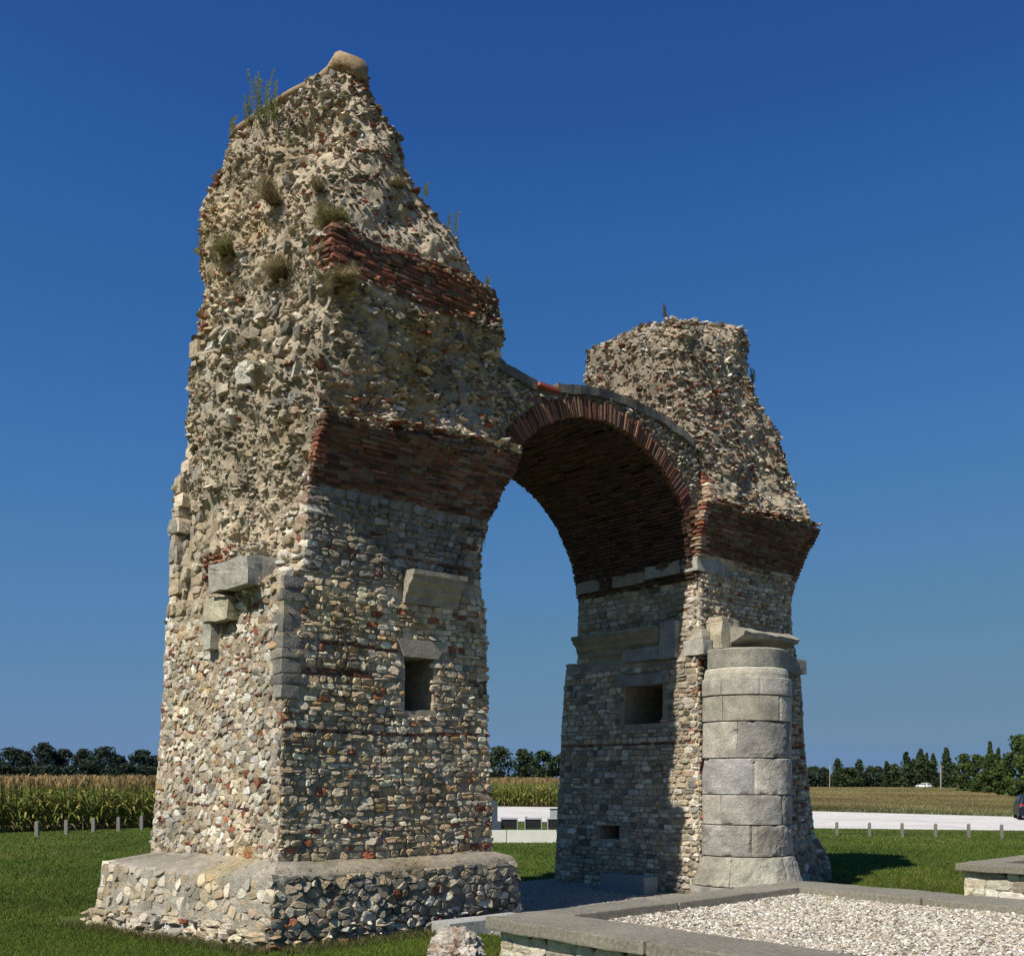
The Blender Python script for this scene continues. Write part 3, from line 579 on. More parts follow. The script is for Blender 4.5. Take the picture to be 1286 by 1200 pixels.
# mouldings and blocks on the shaded side of the right pier
moulding([(o, z - .02) for o, z in PROF], .95, 3.3, 'v', 9.27, (.30,.28,.22), k=3).build('cornice_fragment', M_BLK, pierR)
mb = MB(); block(mb, (9.14, .78, 4.76), (9.6, 1.95, 5.02), (.33,.33,.31), .008, .1, k=41); block(mb, (9.12, .5, 4.74), (9.6, .92, 5.5), (.33,.34,.32), .012, .1, k=42); mb.build('inset_block', M_BLK, pierR)
mb = MB(); block(mb, (9.13, .7, 4.25), (9.7, 2.15, 4.47), (.27,.265,.24), .01, .1, k=43); mb.build('lintel', M_BLK, pierR)
mb = MB()
for i, (a, b, zt, cc) in enumerate(((.38, 1.3, 6.68, (.36,.35,.31)), (1.32, 2.2, 6.62, (.31,.28,.22)), (2.6, 3.3, 6.62, (.28,.26,.21)))): block(mb, (9.1, a, zt - .26), (9.6, b, zt), cc, .012, .15, k=44 + i)
block(mb, (9.13, -.06, 6.42), (10.0, .36, 6.70), (.35,.34,.31), .012, .12, k=48); block(mb, (10.02, -.05, 6.40), (10.9, .36, 6.66), (.26,.25,.22), .012, .15, k=49)
mb.build('impost_block', M_BLK, pierR)
mb = MB(); block(mb, (9.12, -.2, 4.76), (9.42, .3, 5.05), (.42,.41,.37), .012, .12, k=50); block(mb, (9.2, -.12, 5.07), (9.42, .2, 5.25), (.46,.43,.35), .02, .4, k=51); mb.build('corner_block', M_BLK, pierR)

# engaged half column
COLU, COLV, CR = 10.03, -.50, .93
colm = empty('half_column'); colm.parent = root
def drum(z0, z1, r0, r1, segs, colrs, k, rough=.006, th=.5, a0=-205, a1=25, top=False):
    """a course of curved blocks; segs = angles in degrees where the joints are"""
    mbx = MB(); edges = [a0] + list(segs) + [a1]
    for i in range(len(edges) - 1):
        A = np.linspace(R(edges[i]) + .004, R(edges[i + 1]) - .004, max(4, int(abs(edges[i + 1] - edges[i]) / 2.5))); zs = np.array([z0 + .006, z0 + .02, *np.linspace(z0 + .05, z1 - .05, max(3, int((z1 - z0) / .05))), z1 - .02, z1 - .006]); nA, nz = len(A), len(zs)
        rr = np.interp(zs, [z0, z1], [r0, r1])[:, None] * np.ones(nA)[None]
        sh = np.zeros((nz, nA)); sh[0] = sh[-1] = -.016; sh[:, 0] += -.012; sh[:, -1] += -.012
        AA, ZZ = np.meshgrid(A, zs); P0 = np.stack([COLU + rr * np.cos(AA), COLV + rr * np.sin(AA), ZZ], -1)
        eg = np.minimum(np.minimum(ZZ - z0, z1 - ZZ), np.minimum(AA - A[0], A[-1] - AA) * r0); chip = np.clip(fbm(P0, 5, 3, 30 + k) - .1, 0, 1) * np.exp(-(eg / .05) ** 2) * .07 * (rough > .01)
        rr = rr + sh - chip + (.6 * rough + .003) * fbm(P0, 3.5, 4, 80 + k * 3 + i) + .4 * rough * np.abs(fbm(P0, 9, 3, 180 + k * 3 + i))
        P = np.stack([COLU + rr * np.cos(AA), COLV + rr * np.sin(AA), ZZ], -1).reshape(-1, 3)
        ri = rr - th; Q = np.stack([COLU + ri * np.cos(AA), COLV + ri * np.sin(AA), ZZ], -1).reshape(-1, 3)
        V = np.concatenate([P, Q]); o = nA * nz
        g = lambda a, b: a * nA + b
        F = [[g(a, b), g(a, b + 1), g(a + 1, b + 1), g(a + 1, b)] for a in range(nz - 1) for b in range(nA - 1)]
        F += [[g(nz - 1, b), g(nz - 1, b + 1), o + g(nz - 1, b + 1), o + g(nz - 1, b)] for b in range(nA - 1)] + [[g(0, b + 1), g(0, b), o + g(0, b), o + g(0, b + 1)] for b in range(nA - 1)]
        F += [[g(a + 1, 0), o + g(a + 1, 0), o + g(a, 0), g(a, 0)] for a in range(nz - 1)] + [[g(a, nA - 1), o + g(a, nA - 1), o + g(a + 1, nA - 1), g(a + 1, nA - 1)] for a in range(nz - 1)]
        c = np.array(colrs[i % len(colrs)]) * rng.uniform(.84, 1.22) * np.array([1, 1, rng.uniform(.93, 1.06)]) * (1 + .24 * fbm(V, 2.2, 4, 7 + k + i))[:, None] * (1 - .12 * patch(V).mean(-1, keepdims=True))
        mbx.add(V, [np.array(F)], c)
    return mbx
c1, c2, c3 = (.42,.395,.34), (.35,.335,.295), (.25,.24,.215)
DR = [  # z0, z1, r0, r1, joints, colours, roughness
 (.0, .24, 1.2, 1.16, (-140, -95, -50), (c2, c2), .03), (.24, .81, 1.15, .96, (-158, -95, -35), (c2, (.37,.36,.31)), .04),
 (.81, 1.42, .935, .93, (-135, -58, -30), (c2, (.36,.345,.29)), .035), (1.42, 2.0, .93, .93, (-172, -92, -25), (c1, c2), .018),
 (2.0, 2.7, .93, .925, (-132, -22), ((.38,.375,.35), c1), .016), (2.7, 3.41, .925, .92, (-152, -75, -15), (c1, c3, c2), .02),
 (3.41, 3.91, .925, .92, (-170, -97, -20), (c2, c1, c1), .005), (3.91, 4.25, .935, .925, (-172, -125, -35), (c1, (.40,.39,.33)), .008)]
for k, (z0, z1, r0, r1, sg, cs, ro) in enumerate(DR):
    o = drum(z0, z1, r0, r1, sg, cs, k, ro).build('drum' if k > 1 else ('column_base' if k == 1 else 'footing'), M_BLK, colm)
def lathe(prof, name, colr, a0=-205, a1=25, k=0):
    A = np.linspace(R(a0), R(a1), 40); V = []; m = len(A)
    for (r, z) in prof:
        for a in A: V.append((COLU + r * math.cos(a), COLV + r * math.sin(a), z))
    V = np.array(V); V += vfbm(V, 5, 3, 90 + k) * .006; nn = len(prof)
    F = [[i * m + j, i * m + j + 1, (i + 1) * m + j + 1, (i + 1) * m + j] for i in range(nn - 1) for j in range(m - 1)]
    mbx = MB(); mbx.add(V, [np.array(F)], np.array(colr) * (1 + .12 * fbm(V, 1.6, 3, k))[:, None]); return mbx.build(name, M_BLK, colm)
lathe([(.5, 4.25), (.87, 4.25), (.87, 4.34), (.85, 4.42), (.82, 4.455), (.5, 4.46)], 'capital_ring', (.43,.41,.34), k=1)
lathe([(.5, 4.47), (.80, 4.47), (.81, 4.6), (.83, 4.80), (.81, 4.83), (.2, 4.84), (0, 4.84)], 'capital_drum', (.30,.29,.25), k=3)
mb = MB(); V = np.array([(9.75,-.72,4.6),(11.15,-.72,4.6),(11.15,.2,4.6),(9.75,.2,4.6)])
# cornice over the column
cor = moulding([(-.3, 4.86), (.2, 4.87), (.24, 4.95), (.5, 5.03), (.74, 5.12), (.76, 5.2), (.5, 5.32), (-.3, 5.42)], 9.7, 11.6, 'u', 0.0, (.30,.28,.235), k=6, n=40, jit=.016).build('cornice', M_BLK, pierR)
mb = MB(); block(mb, (9.44, -.42, 4.86), (9.76, .2, 5.4), (.44,.40,.30), .02, .2, k=61); block(mb, (9.5, -.3, 5.34), (10.2, .1, 5.52), (.42,.36,.27), .05, .6, k=62); mb.build('broken_block', M_BLK, pierR)
mb = MB(); block(mb, (10.9, -.5, 4.5), (11.6, .2, 4.84), (.25,.245,.22), .012, .12, k=63); block(mb, (11.62, -.42, 4.55), (12.4, .2, 4.86), (.27,.26,.235), .012, .12, k=64); mb.build('architrave_block', M_BLK, pierR)

# ---------- the arch
AC, AZ, AR, AV = 6.48, 5.98, 2.76, 3.33
TOPP = [(3.7,9.18),(3.95,9.16),(4.2,9.08),(4.7,8.98),(5.1,8.97),(5.3,9.06),(6.04,9.2),(6.6,9.26),(7.19,9.27),(8.09,9.18),(8.85,9.0),(9.15,8.82),(9.35,8.4),(9.6,8.2)]
TOPP = [(3.4, 9.2)] + TOPP; tp = np.array(TOPP)
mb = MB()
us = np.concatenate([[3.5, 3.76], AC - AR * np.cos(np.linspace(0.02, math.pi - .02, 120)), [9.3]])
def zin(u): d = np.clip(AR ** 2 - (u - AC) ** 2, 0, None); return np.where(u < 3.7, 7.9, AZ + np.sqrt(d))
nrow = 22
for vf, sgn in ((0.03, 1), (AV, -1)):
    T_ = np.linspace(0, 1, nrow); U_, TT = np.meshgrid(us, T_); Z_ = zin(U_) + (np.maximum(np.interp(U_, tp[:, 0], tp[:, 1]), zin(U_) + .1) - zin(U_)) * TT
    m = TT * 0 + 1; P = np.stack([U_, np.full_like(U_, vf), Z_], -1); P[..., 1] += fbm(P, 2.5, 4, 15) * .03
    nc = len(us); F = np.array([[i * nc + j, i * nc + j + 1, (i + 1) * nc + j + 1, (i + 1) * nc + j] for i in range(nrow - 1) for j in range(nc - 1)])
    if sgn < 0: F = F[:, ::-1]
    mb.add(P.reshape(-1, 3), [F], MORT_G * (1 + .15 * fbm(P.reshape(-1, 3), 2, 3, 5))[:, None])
# intrados and top surfaces
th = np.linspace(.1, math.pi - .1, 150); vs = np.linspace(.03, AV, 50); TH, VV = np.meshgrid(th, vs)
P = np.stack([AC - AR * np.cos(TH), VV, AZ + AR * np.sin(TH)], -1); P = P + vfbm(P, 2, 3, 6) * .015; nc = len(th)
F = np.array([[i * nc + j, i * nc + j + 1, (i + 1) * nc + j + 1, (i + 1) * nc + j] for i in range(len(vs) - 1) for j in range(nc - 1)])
mb.add(P.reshape(-1, 3), [F], (.07,.05,.04))  # arch shadow put into the dark surface colour
UU = np.linspace(3.7, 9.4, 90); U2, V2 = np.meshgrid(UU, vs); P = np.stack([U2, V2, np.interp(U2, tp[:, 0], tp[:, 1])], -1); P[..., 2] += fbm(P, 2, 3, 3) * .02; nc = len(UU)
F = np.array([[i * nc + j, i * nc + j + 1, (i + 1) * nc + j + 1, (i + 1) * nc + j] for i in range(len(vs) - 1) for j in range(nc - 1)])
mb.add(P.reshape(-1, 3), [F], (.2,.19,.17))
# brick courses of the intrados (running through the passage)
loc, sz, rt, n = [], [], [], 0
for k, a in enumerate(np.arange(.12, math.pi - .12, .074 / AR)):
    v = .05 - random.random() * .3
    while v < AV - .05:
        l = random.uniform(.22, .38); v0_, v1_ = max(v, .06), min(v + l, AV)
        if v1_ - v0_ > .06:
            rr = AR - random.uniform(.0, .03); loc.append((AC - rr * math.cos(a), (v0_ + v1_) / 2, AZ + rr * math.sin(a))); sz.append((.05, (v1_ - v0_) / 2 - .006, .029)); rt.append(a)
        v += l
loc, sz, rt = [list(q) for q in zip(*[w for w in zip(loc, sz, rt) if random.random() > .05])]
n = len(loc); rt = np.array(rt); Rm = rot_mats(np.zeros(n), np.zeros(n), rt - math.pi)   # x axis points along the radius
scatter(mb, [rbox_template(800 + k, 1, .1, .02) for k in range(5)], np.array(loc), np.array(sz), Rm, pick(n, [(.085,.052,.04), (.065,.045,.036), (.11,.06,.042)], [3, 3, 1]))  # near-black brick colours, shade of the soffit painted in
# radial bricks of the two face rings
for vf in (.02, AV - .02):
    a = np.arange(.12, math.pi - .12, .048 / AR); a = a + rng.normal(0, .0016, len(a)); n = len(a)
    lin, lout = AR + rng.uniform(-.025, .01, n), AR + .33 + rng.uniform(-.06, .03, n)
    rm = (lin + lout) / 2; P = np.stack([AC - rm * np.cos(a), np.full(n, vf) + rng.normal(0, .012, n), AZ + rm * np.sin(a)], 1)
    scatter(mb, [rbox_template(820 + k, 2, .2, .03) for k in range(5)], P, np.stack([(lout - lin) / 2, np.full(n, .06), rng.uniform(.014, .0205, n)], 1), rot_mats(np.zeros(n), np.zeros(n), a - math.pi), pick(n, [(.24,.11,.07), BRICK2, (.27,.16,.10), (.25,.2,.14), (.14,.08,.06)], [4, 4, 3, 1.5, 2], .12), False)
# small rubble in the spandrels, white filler stones above the ring
n = 4200; u_ = rng.uniform(3.5, 9.4, n); z_ = rng.uniform(7.5, 9.25, n); rr = np.hypot(u_ - AC, z_ - AZ); m = (rr > AR + .36) & (z_ < np.interp(u_, tp[:, 0], tp[:, 1]) - .12); u_, z_ = u_[m], z_[m]; n = len(u_)
a_ = .03 + .08 * rng.beta(1.3, 2.5, n)
scatter(mb, HULLS, np.stack([u_, np.full(n, .03) + rng.normal(0, .02, n), z_], 1), np.stack([a_ * 1.3, a_ * .7, a_ * .7], 1), rot_mats(rng.uniform(0, 6, n), rng.normal(0, .2, n), rng.normal(0, .4, n)), pick(n, *P_RUB))
arch = mb.build('arch', M_MAS, root); tag(arch, label='round brick-ringed arch bridging the two piers')
# concrete cap course along the arch top
mb = MB(); cu = np.concatenate([np.linspace(3.85, 4.88, 10), np.linspace(5.3, 9.02, 40)])
def cap(cu):
    P = []
    for u in cu:
        z = float(np.interp(u, tp[:, 0], tp[:, 1])); P += [(u, -.05, z - .10), (u, -.06, z + .05), (u, .6, z + .07), (u, 3.4, z + .05), (u, 3.4, z - .10)]
    P = np.array(P); P += vfbm(P, 3, 4, 33) * .028; m = 5
    F = [[i * m + j, (i + 1) * m + j, (i + 1) * m + (j + 1) % m, i * m + (j + 1) % m] for i in range(len(cu) - 1) for j in range(m)]
    n_ = len(cu); mb.add(P, [np.array(F)[:, ::-1], np.array([[4,3,2,1,0]]), np.array([[(n_-1)*5+j for j in range(5)]])], np.array((.20,.19,.17)) * (1 + .35 * fbm(P, 3, 4, 4))[:, None])
cap(np.linspace(3.6, 4.85, 14)); cap(np.linspace(5.32, 9.05, 50)); mb.build('capping_course', M_CON, arch)
mb = MB(); mb.box((4.84, -.12, 8.95), (5.32, .6, 9.0), (.42,.12,.08), Matrix.Rotation(R(-0), 4, 'Y')); mb.build('red_tile', M_BLK, arch)
mb = MB(); block(mb, (4.93, -.02, 8.0), (5.2, .1, 8.9), (.055,.045,.04), .02, .3, k=77); 

# ------------------------------------------------------------------ low walled beds of gravel
def bed(name, u0, u1, v0, v1, label, zc=.9, gz=.80, peb=.036, cw=(.78, .52), chipped=False):
    r = empty(name, uvw(u0, v1), ANG, label=label, cat='low wall', group='gravel beds on the sites of the lost piers')
    Lu, Lv = u1 - u0, v1 - v0
    f = lambda z, du, dv: [(z, du, dv), (z + .8, du, dv)]
    ins = .13; zt = zc - .125
    w = Wall([(-.1, ins, -Lv + ins), (zt, ins, -Lv + ins)], [(-.1, Lu - ins, -Lv + ins), (zt, Lu - ins, -Lv + ins)], [(-.1, Lu - ins, -ins), (zt, Lu - ins, -ins)], [(-.1, ins, -ins), (zt, ins, -ins)], lambda f, t, z: z * 0 + .006, lambda z: z * 0, mort=np.array([.48,.45,.38]))
    m = MB(); w.core(m, -.1, zt, .12, .08, top=False)
    pal = ([(.60,.56,.46), (.54,.49,.39), (.66,.63,.55), (.46,.42,.34)], [3, 3, 2, 2])
    for fi in range(4):
        Wd = w.width(fi, .3); w.stones(m, fi, rows(0, Wd, -.05, zt - .004, (.15, .24), (.22, .5), gap=.005, jit=.016), Wd, pal, h=(.012, .026), tilt=.004)
    for i in range(4): w.quoins(m, i, 0, zt - .05, (.16, .24), (.25, .42), pal, prot=.01)
    m.build('wall', M_MAS, r)
    m = MB(); k = 0
    def slab(a, b, c, d):
        nonlocal k; k += 1; block(m, (a + .003, b + .003, zt), (c - .003, d - .003, zc), np.array((.31,.29,.235)) * rng.uniform(.92, 1.08), .007, .25 if not chipped else .3, 9, k=200 + k)
    for (a, c) in ((0, cw[0]), (Lu - cw[0], Lu)):
        y = -Lv
        while y < -.01: y2 = min(y + 1.75, 0); y2 = 0 if -y2 < .5 else y2; slab(a, y, c, y2); y = y2
    for (b, d) in ((-Lv, -Lv + cw[1]), (-cw[1], 0)):
        x = cw[0]
        while x < Lu - cw[0] - .01: x2 = min(x + 1.7, Lu - cw[0]); x2 = Lu - cw[0] if Lu - cw[0] - x2 < .5 else x2; slab(x, b, x2, d); x = x2
    m.build('coping', M_CON, r)
    # the gravel fill: countless pebbles over a bed
    g = MB(); x0, x1, y0, y1 = cw[0] - .05, Lu - cw[0] + .05, -Lv + cw[1] - .05, -cw[1] + .05
    gx, gy = np.meshgrid(np.linspace(x0, x1, 60), np.linspace(y0, y1, 60)); P = np.stack([gx, gy, np.full_like(gx, gz)], -1); P[..., 2] += .012 * fbm(P, 1.2, 2, 4)
    F = np.array([[i * 60 + j, i * 60 + j + 1, (i + 1) * 60 + j + 1, (i + 1) * 60 + j] for i in range(59) for j in range(59)]); g.add(P.reshape(-1, 3), [F], (.34,.31,.26))
    n = int((x1 - x0) * (y1 - y0) / peb ** 2 * 1.35); x = rng.uniform(x0 + .04, x1 - .04, n); y = rng.uniform(y0 + .04, y1 - .04, n); a = .011 + .02 * rng.beta(1.5, 2.5, n)
    z = gz + .012 * fbm(np.stack([x, y, x * 0], 1), 1.2, 2, 4) + a * rng.uniform(.0, .6, n)
    scatter(g, HULLS[:12], np.stack([x, y, z], 1), np.stack([a * rng.uniform(.8, 1.4, n), a, a * .9], 1), rot_mats(rng.uniform(0, 6.3, n), rng.normal(0, .35, n), rng.normal(0, .35, n)), pick(n, [(.54,.51,.44), (.44,.40,.33), (.66,.64,.60), (.30,.275,.235), (.40,.31,.22)], [5, 4.5, 2.5, 3, 1.6]))
    g.build('gravel_fill', M_PEB, r)['kind'] = 'stuff'
    return r
bed('gravel_bed', -.28, 5.42, -10.4, -4.75, 'large pale gravel bed with grey concrete coping in the right foreground')
bed('gravel_bed', 9.93, 15.5, -10.4, -4.8, 'farther gravel bed with chipped coping corner at the right edge, pale stone sides', peb=.06, chipped=True)

# slabs and boulder
mb = MB(); mb_ = mb; block(mb, (2.2, -1.02, 0), (3.75, -.58, .2), (.46,.47,.46), .003, .05, 4, k=301); t = mb.build('stone_slab', M_CON); t.location = ORG; t.rotation_euler = (0, 0, ANG)
tag(t, 'smooth light grey stone slab lying between the left plinth and the gravel bed', 'slab')
mb = MB(); block(mb, (8.5, .78, 0), (8.92, 1.98, .34), (.30,.34,.36), .002, .05, 4, k=302); t = mb.build('stone_slab', M_CON); t.location = ORG; t.rotation_euler = (0, 0, ANG)
tag(t, 'grey blue stone slab in the shade at the foot of the right pier', 'slab')
def boulder(name, loc, s, colr, label):
    bm = bmesh.new(); bmesh.ops.create_icosphere(bm, subdivisions=5, radius=1); V = np.array([v.co[:] for v in bm.verts]); F = np.array([[v.index for v in f.verts] for f in bm.faces]); bm.free()
    V = V * (1 + .30 * fbm(V, 1.1, 2, 13) - .22 * np.abs(fbm(V, 2.6, 4, 9)) + .08 * fbm(V, 9, 2, 77))[:, None]; V[:, 2] = np.maximum(V[:, 2], -.6); V = V * np.array(s)
    c = np.array(colr) * (1 + .3 * fbm(V, 9, 3, 2))[:, None] * np.array([1, 1, 1]); red = (fbm(V, 12, 3, 40) > .5)[:, None]; c = np.where(red, c * np.array([.85, .66, .56]), c)
    m = MB(); m.add(V, [F], c); o = m.build(name, M_MAS); o.location = loc; tag(o, label, 'rock'); return o
boulder('boulder', at(576, 1213) + Vector((0, 0, .16)), (.33, .28, .29), (.40,.365,.32), 'rough grey white boulder with reddish flecks on the grass in front of the plinth')

# ------------------------------------------------------------------ ground
def sheet(name, pts, z, mat):
    me = bpy.data.meshes.new(name); me.from_pydata([(p[0], p[1], z) for p in pts], [], [list(range(len(pts)))]); me.materials.append(mat)
    if me.polygons[0].normal.z < 0: me.flip_normals()
    o = bpy.data.objects.new(name, me); col.objects.link(o); o['kind'] = 'structure'; return o
def ground_mat(name, cols, scale, sc2=.15, bump=.4, rough=1.0, bs=40, det=8):
    m = bpy.data.materials.new(name); m.use_nodes = True; n = m.node_tree; b = n.nodes['Principled BSDF']; tc = n.nodes.new('ShaderNodeTexCoord')
    a = n.nodes.new('ShaderNodeTexNoise'); a.inputs['Scale'].default_value = scale; a.inputs['Detail'].default_value = det; a.inputs['Roughness'].default_value = .7
    c = n.nodes.new('ShaderNodeTexNoise'); c.inputs['Scale'].default_value = sc2; c.inputs['Detail'].default_value = 5
    d = n.nodes.new('ShaderNodeTexNoise'); d.inputs['Scale'].default_value = bs; d.inputs['Detail'].default_value = 4
    for q in (a, c, d): n.links.new(tc.outputs['Object'], q.inputs['Vector'])
    r = n.nodes.new('ShaderNodeValToRGB'); e = r.color_ramp.elements; e[0].position = .33; e[0].color = (*cols[0], 1); e[1].position = .68; e[1].color = (*cols[1], 1)
    n.links.new(a.outputs['Fac'], r.inputs[0])
    mx = n.nodes.new('ShaderNodeMix'); mx.data_type = 'RGBA'; n.links.new(r.outputs[0], mx.inputs[6]); mx.inputs[7].default_value = (*cols[2], 1)
    mr = n.nodes.new('ShaderNodeMapRange'); mr.inputs[1].default_value = .42; mr.inputs[2].default_value = .68; mr.inputs[4].default_value = .75; n.links.new(c.outputs['Fac'], mr.inputs[0]); n.links.new(mr.outputs[0], mx.inputs[0])
    n.links.new(mx.outputs[2], b.inputs['Base Color']); bp = n.nodes.new('ShaderNodeBump'); bp.inputs['Strength'].default_value = bump; bp.inputs['Distance'].default_value = .04
    n.links.new(d.outputs['Fac'], bp.inputs['Height']); n.links.new(bp.outputs[0], b.inputs['Normal']); b.inputs['Roughness'].default_value = rough; b.inputs['Specular IOR Level'].default_value = .1
    return m
M_LAWN = ground_mat('lawn', ((.038,.068,.010), (.064,.100,.016), (.095,.108,.030)), 9, .35)
M_MEAD = ground_mat('meadow', ((.13,.115,.045), (.20,.165,.075), (.10,.105,.035)), .5, .06)
M_ROAD = ground_mat('road_gravel', ((.50,.49,.47), (.66,.65,.63), (.44,.43,.41)), 1.2, .25, .3)
M_PATH = ground_mat('path_gravel', ((.20,.19,.165), (.34,.325,.29), (.25,.235,.2)), 22, 2, .6)
M_SOIL = ground_mat('soil', ((.10,.085,.05), (.15,.12,.07), (.10,.09,.05)), 2, .3)
sheet('ground', [(-2500, -200), (2500, -200), (2500, 3500), (-2500, 3500)], -.004, M_MEAD)
lawn = [(-45, 2), (30, 2), (60, 26), at(1400, 1044.5), at(1286, 1043), at(1030, 1040), at(850, 1036), at(650, 1031), at(500, 1032), (-5.5, 51), at(190, 1039), at(0, 1045.5), (-45, 42)]
sheet('lawn', lawn, .0, M_LAWN)
road = [at(1700, 1060), at(1286, 1042.5), at(1030, 1039.5), at(850, 1035.5), at(650, 1030.8), at(480, 1029), at(480, 1011), at(650, 1012.5), at(850, 1015), at(1030, 1018.4), at(1286, 1025.5), at(1700, 1038)]
sheet('gravel_road', road, .004, M_ROAD)
sheet('gravel_path', [uvw(2.9, -4.7), uvw(13, -4.6), uvw(13.4, 4.4), uvw(2.7, 4.4)], .004, M_PATH)
sheet('field_soil', [at(-500, 1060), at(0, 1045.5), at(190, 1039), at(480, 1030), at(480, 1011), at(650, 1012.3), at(850, 1015), (60, 500), (-600, 500), (-200, 40)], -.002, M_SOIL)

# grass blades (stuff): short turf near the monument
def blades(n, xf, yf, hr, wr, pal, wts, name, label, mask=None, lean=.5):
    x = xf(n); y = yf(n)
    if mask is not None: m = mask(x, y); x, y = x[m], y[m]
    n = len(x); h = rng.uniform(*hr, n); w = rng.uniform(*wr, n); a = rng.uniform(0, 6.28, n); lx, ly = rng.normal(0, lean, n) * h, rng.normal(0, lean, n) * h
    dx, dy = np.cos(a) * w, np.sin(a) * w
    V = np.stack([np.stack([x - dx, y - dy, x * 0], 1), np.stack([x + dx, y + dy, x * 0], 1), np.stack([x + lx, y + ly, h], 1)], 1)
    m = MB(); m.add(V.reshape(-1, 3), [np.arange(3 * n).reshape(-1, 3)], np.repeat(pick(n, pal, wts, .2), 3, 0)); o = m.build(name, M_LEAF); tag(o, label, 'grass', kind='stuff'); return o
GR = [(.064,.112,.015), (.090,.146,.020), (.125,.16,.030), (.20,.18,.06)]
ci, si = math.cos(ANG), math.sin(ANG)
def outside(x, y):
    X, Y = x - ORG.x, y - ORG.y; u = X * ci + Y * si; v = -X * si + Y * ci
    inp = (u > -1.1 * np.clip((v + .4) / 4.3, 0, 1) - .3) & (u < 4.4) & (v > -.42) & (v < 5)
    gp = (u > 2.9) & (u < 13.3) & (v > -4.7) & (v < 4.4)
    slab_ = (u > 2.15) & (u < 3.8) & (v > -1.06) & (v < -.55)
    b1 = (u > -.15) & (u < 5.3) & (v > -10.3) & (v < -4.85); b2 = (u > 10) & (u < 15.4) & (v > -10.3) & (v < -4.9); p2 = (u > 9.2) & (u < 14) & (v > -.2) & (v < 4.3)
    return ~(inp | gp | slab_ | b1 | b2 | p2) & (np.abs(x) < y * .9)
def ysamp(a, b): return lambda n: 1 / rng.uniform(1 / b, 1 / a, n)
yy = None
def xs_for(y0, y1):
    return None
n = 500000; Yg = 1 / rng.uniform(1 / 56, 1 / 10.5, n); Xg = rng.uniform(-.8, .72, n) * Yg
keepm = fbm(np.stack([Xg, Yg, Xg * 0], 1), .8, 3, 4) > -1.2
Xg, Yg = Xg[keepm], Yg[keepm]; sc = Yg / 14
px_ = 643 + 1290 * Xg / Yg; py_ = 978 + CAM_H * 1290 / Yg; m_ = outside(Xg, Yg) & (py_ > np.interp(px_, [0, 190, 500, 650, 850, 1030, 1286], [1045.5, 1039, 1032, 1031.5, 1036, 1040.2, 1043.2]))
Xg, Yg, sc = Xg[m_], Yg[m_], sc[m_]; n = len(Xg)
h = rng.uniform(.02, .055, n) * np.minimum(sc, 1.5); w = rng.uniform(.004, .008, n) * sc; a = rng.uniform(0, 6.28, n)
V = np.stack([np.stack([Xg - np.cos(a) * w, Yg - np.sin(a) * w, Xg * 0], 1), np.stack([Xg + np.cos(a) * w, Yg + np.sin(a) * w, Xg * 0], 1), np.stack([Xg + rng.normal(0, .5, n) * h, Yg + rng.normal(0, .5, n) * h, h], 1)], 1)
c = pick(n, GR, [5, 5, 3, .3], .18) * (1 + .3 * fbm(np.stack([Xg, Yg, Xg * 0], 1), .35, 5, 6))[:, None]; dry = np.clip(fbm(np.stack([Xg, Yg, Xg * 0], 1), .22, 4, 66) * 1.6 - .2, 0, 1)[:, None]; c = c * (1 - dry) + dry * c * np.array([1.5, 1.2, 1.4])
m = MB(); m.add(V.reshape(-1, 3), [np.arange(3 * n).reshape(-1, 3)], np.repeat(c, 3, 0)); o = m.build('turf_grass', M_LEAF); tag(o, 'short green mown grass of the lawn around the ruin', 'grass', kind='stuff')

n = 26000; u_ = rng.uniform(2.95, 13.1, n); v_ = rng.uniform(-4.6, 4.3, n); X_ = ORG.x + ci * u_ - si * v_; Y_ = ORG.y + si * u_ + ci * v_; a_ = .008 + .03 * rng.beta(1.2, 4, n)
g_ = MB(); scatter(g_, HULLS[:8], np.stack([X_, Y_, a_ * .3], 1), np.stack([a_ * 1.2, a_, a_ * .8], 1), rot_mats(rng.uniform(0, 6.3, n), rng.normal(0, .3, n), rng.normal(0, .3, n)), pick(n, [(.34,.32,.28), (.26,.24,.2), (.48,.46,.42)], [4, 4, 2]))
tag(g_.build('path_pebbles', M_PEB), 'loose grey pebbles of the gravel path under the arch', 'gravel', kind='stuff')
# longer weeds and dead grass along the foot of the plinth
n = 9000; t = rng.uniform(0, 1, n); side = rng.random(n) < .5
u_ = np.where(side, -.36 - 1.0 * t, -.3 + 4.7 * t); v_ = np.where(side, -.5 + 4.5 * t, -.52 + .1 * t) ; du = np.abs(rng.normal(0, .16, n)); u_ = np.where(side, u_ - du, u_); v_ = np.where(side, v_, v_ - du)
X_ = ORG.x + ci * u_ - si * v_; Y_ = ORG.y + si * u_ + ci * v_; h = rng.uniform(.03, .13, n); w = rng.uniform(.004, .009, n); a = rng.uniform(0, 6.3, n)
V = np.stack([np.stack([X_ - np.cos(a) * w, Y_ - np.sin(a) * w, X_ * 0], 1), np.stack([X_ + np.cos(a) * w, Y_ + np.sin(a) * w, X_ * 0], 1), np.stack([X_ + rng.normal(0, .5, n) * h, Y_ + rng.normal(0, .5, n) * h, h], 1)], 1)
m = MB(); m.add(V.reshape(-1, 3), [np.arange(3 * n).reshape(-1, 3)], np.repeat(pick(n, [(.07,.11,.025), (.16,.14,.06), (.24,.19,.10)], [4, 3, 2]), 3, 0)); o = m.build('edge_grass', M_LEAF); tag(o, 'longer dry grass and weeds along the foot of the stone plinth', 'grass', kind='stuff')

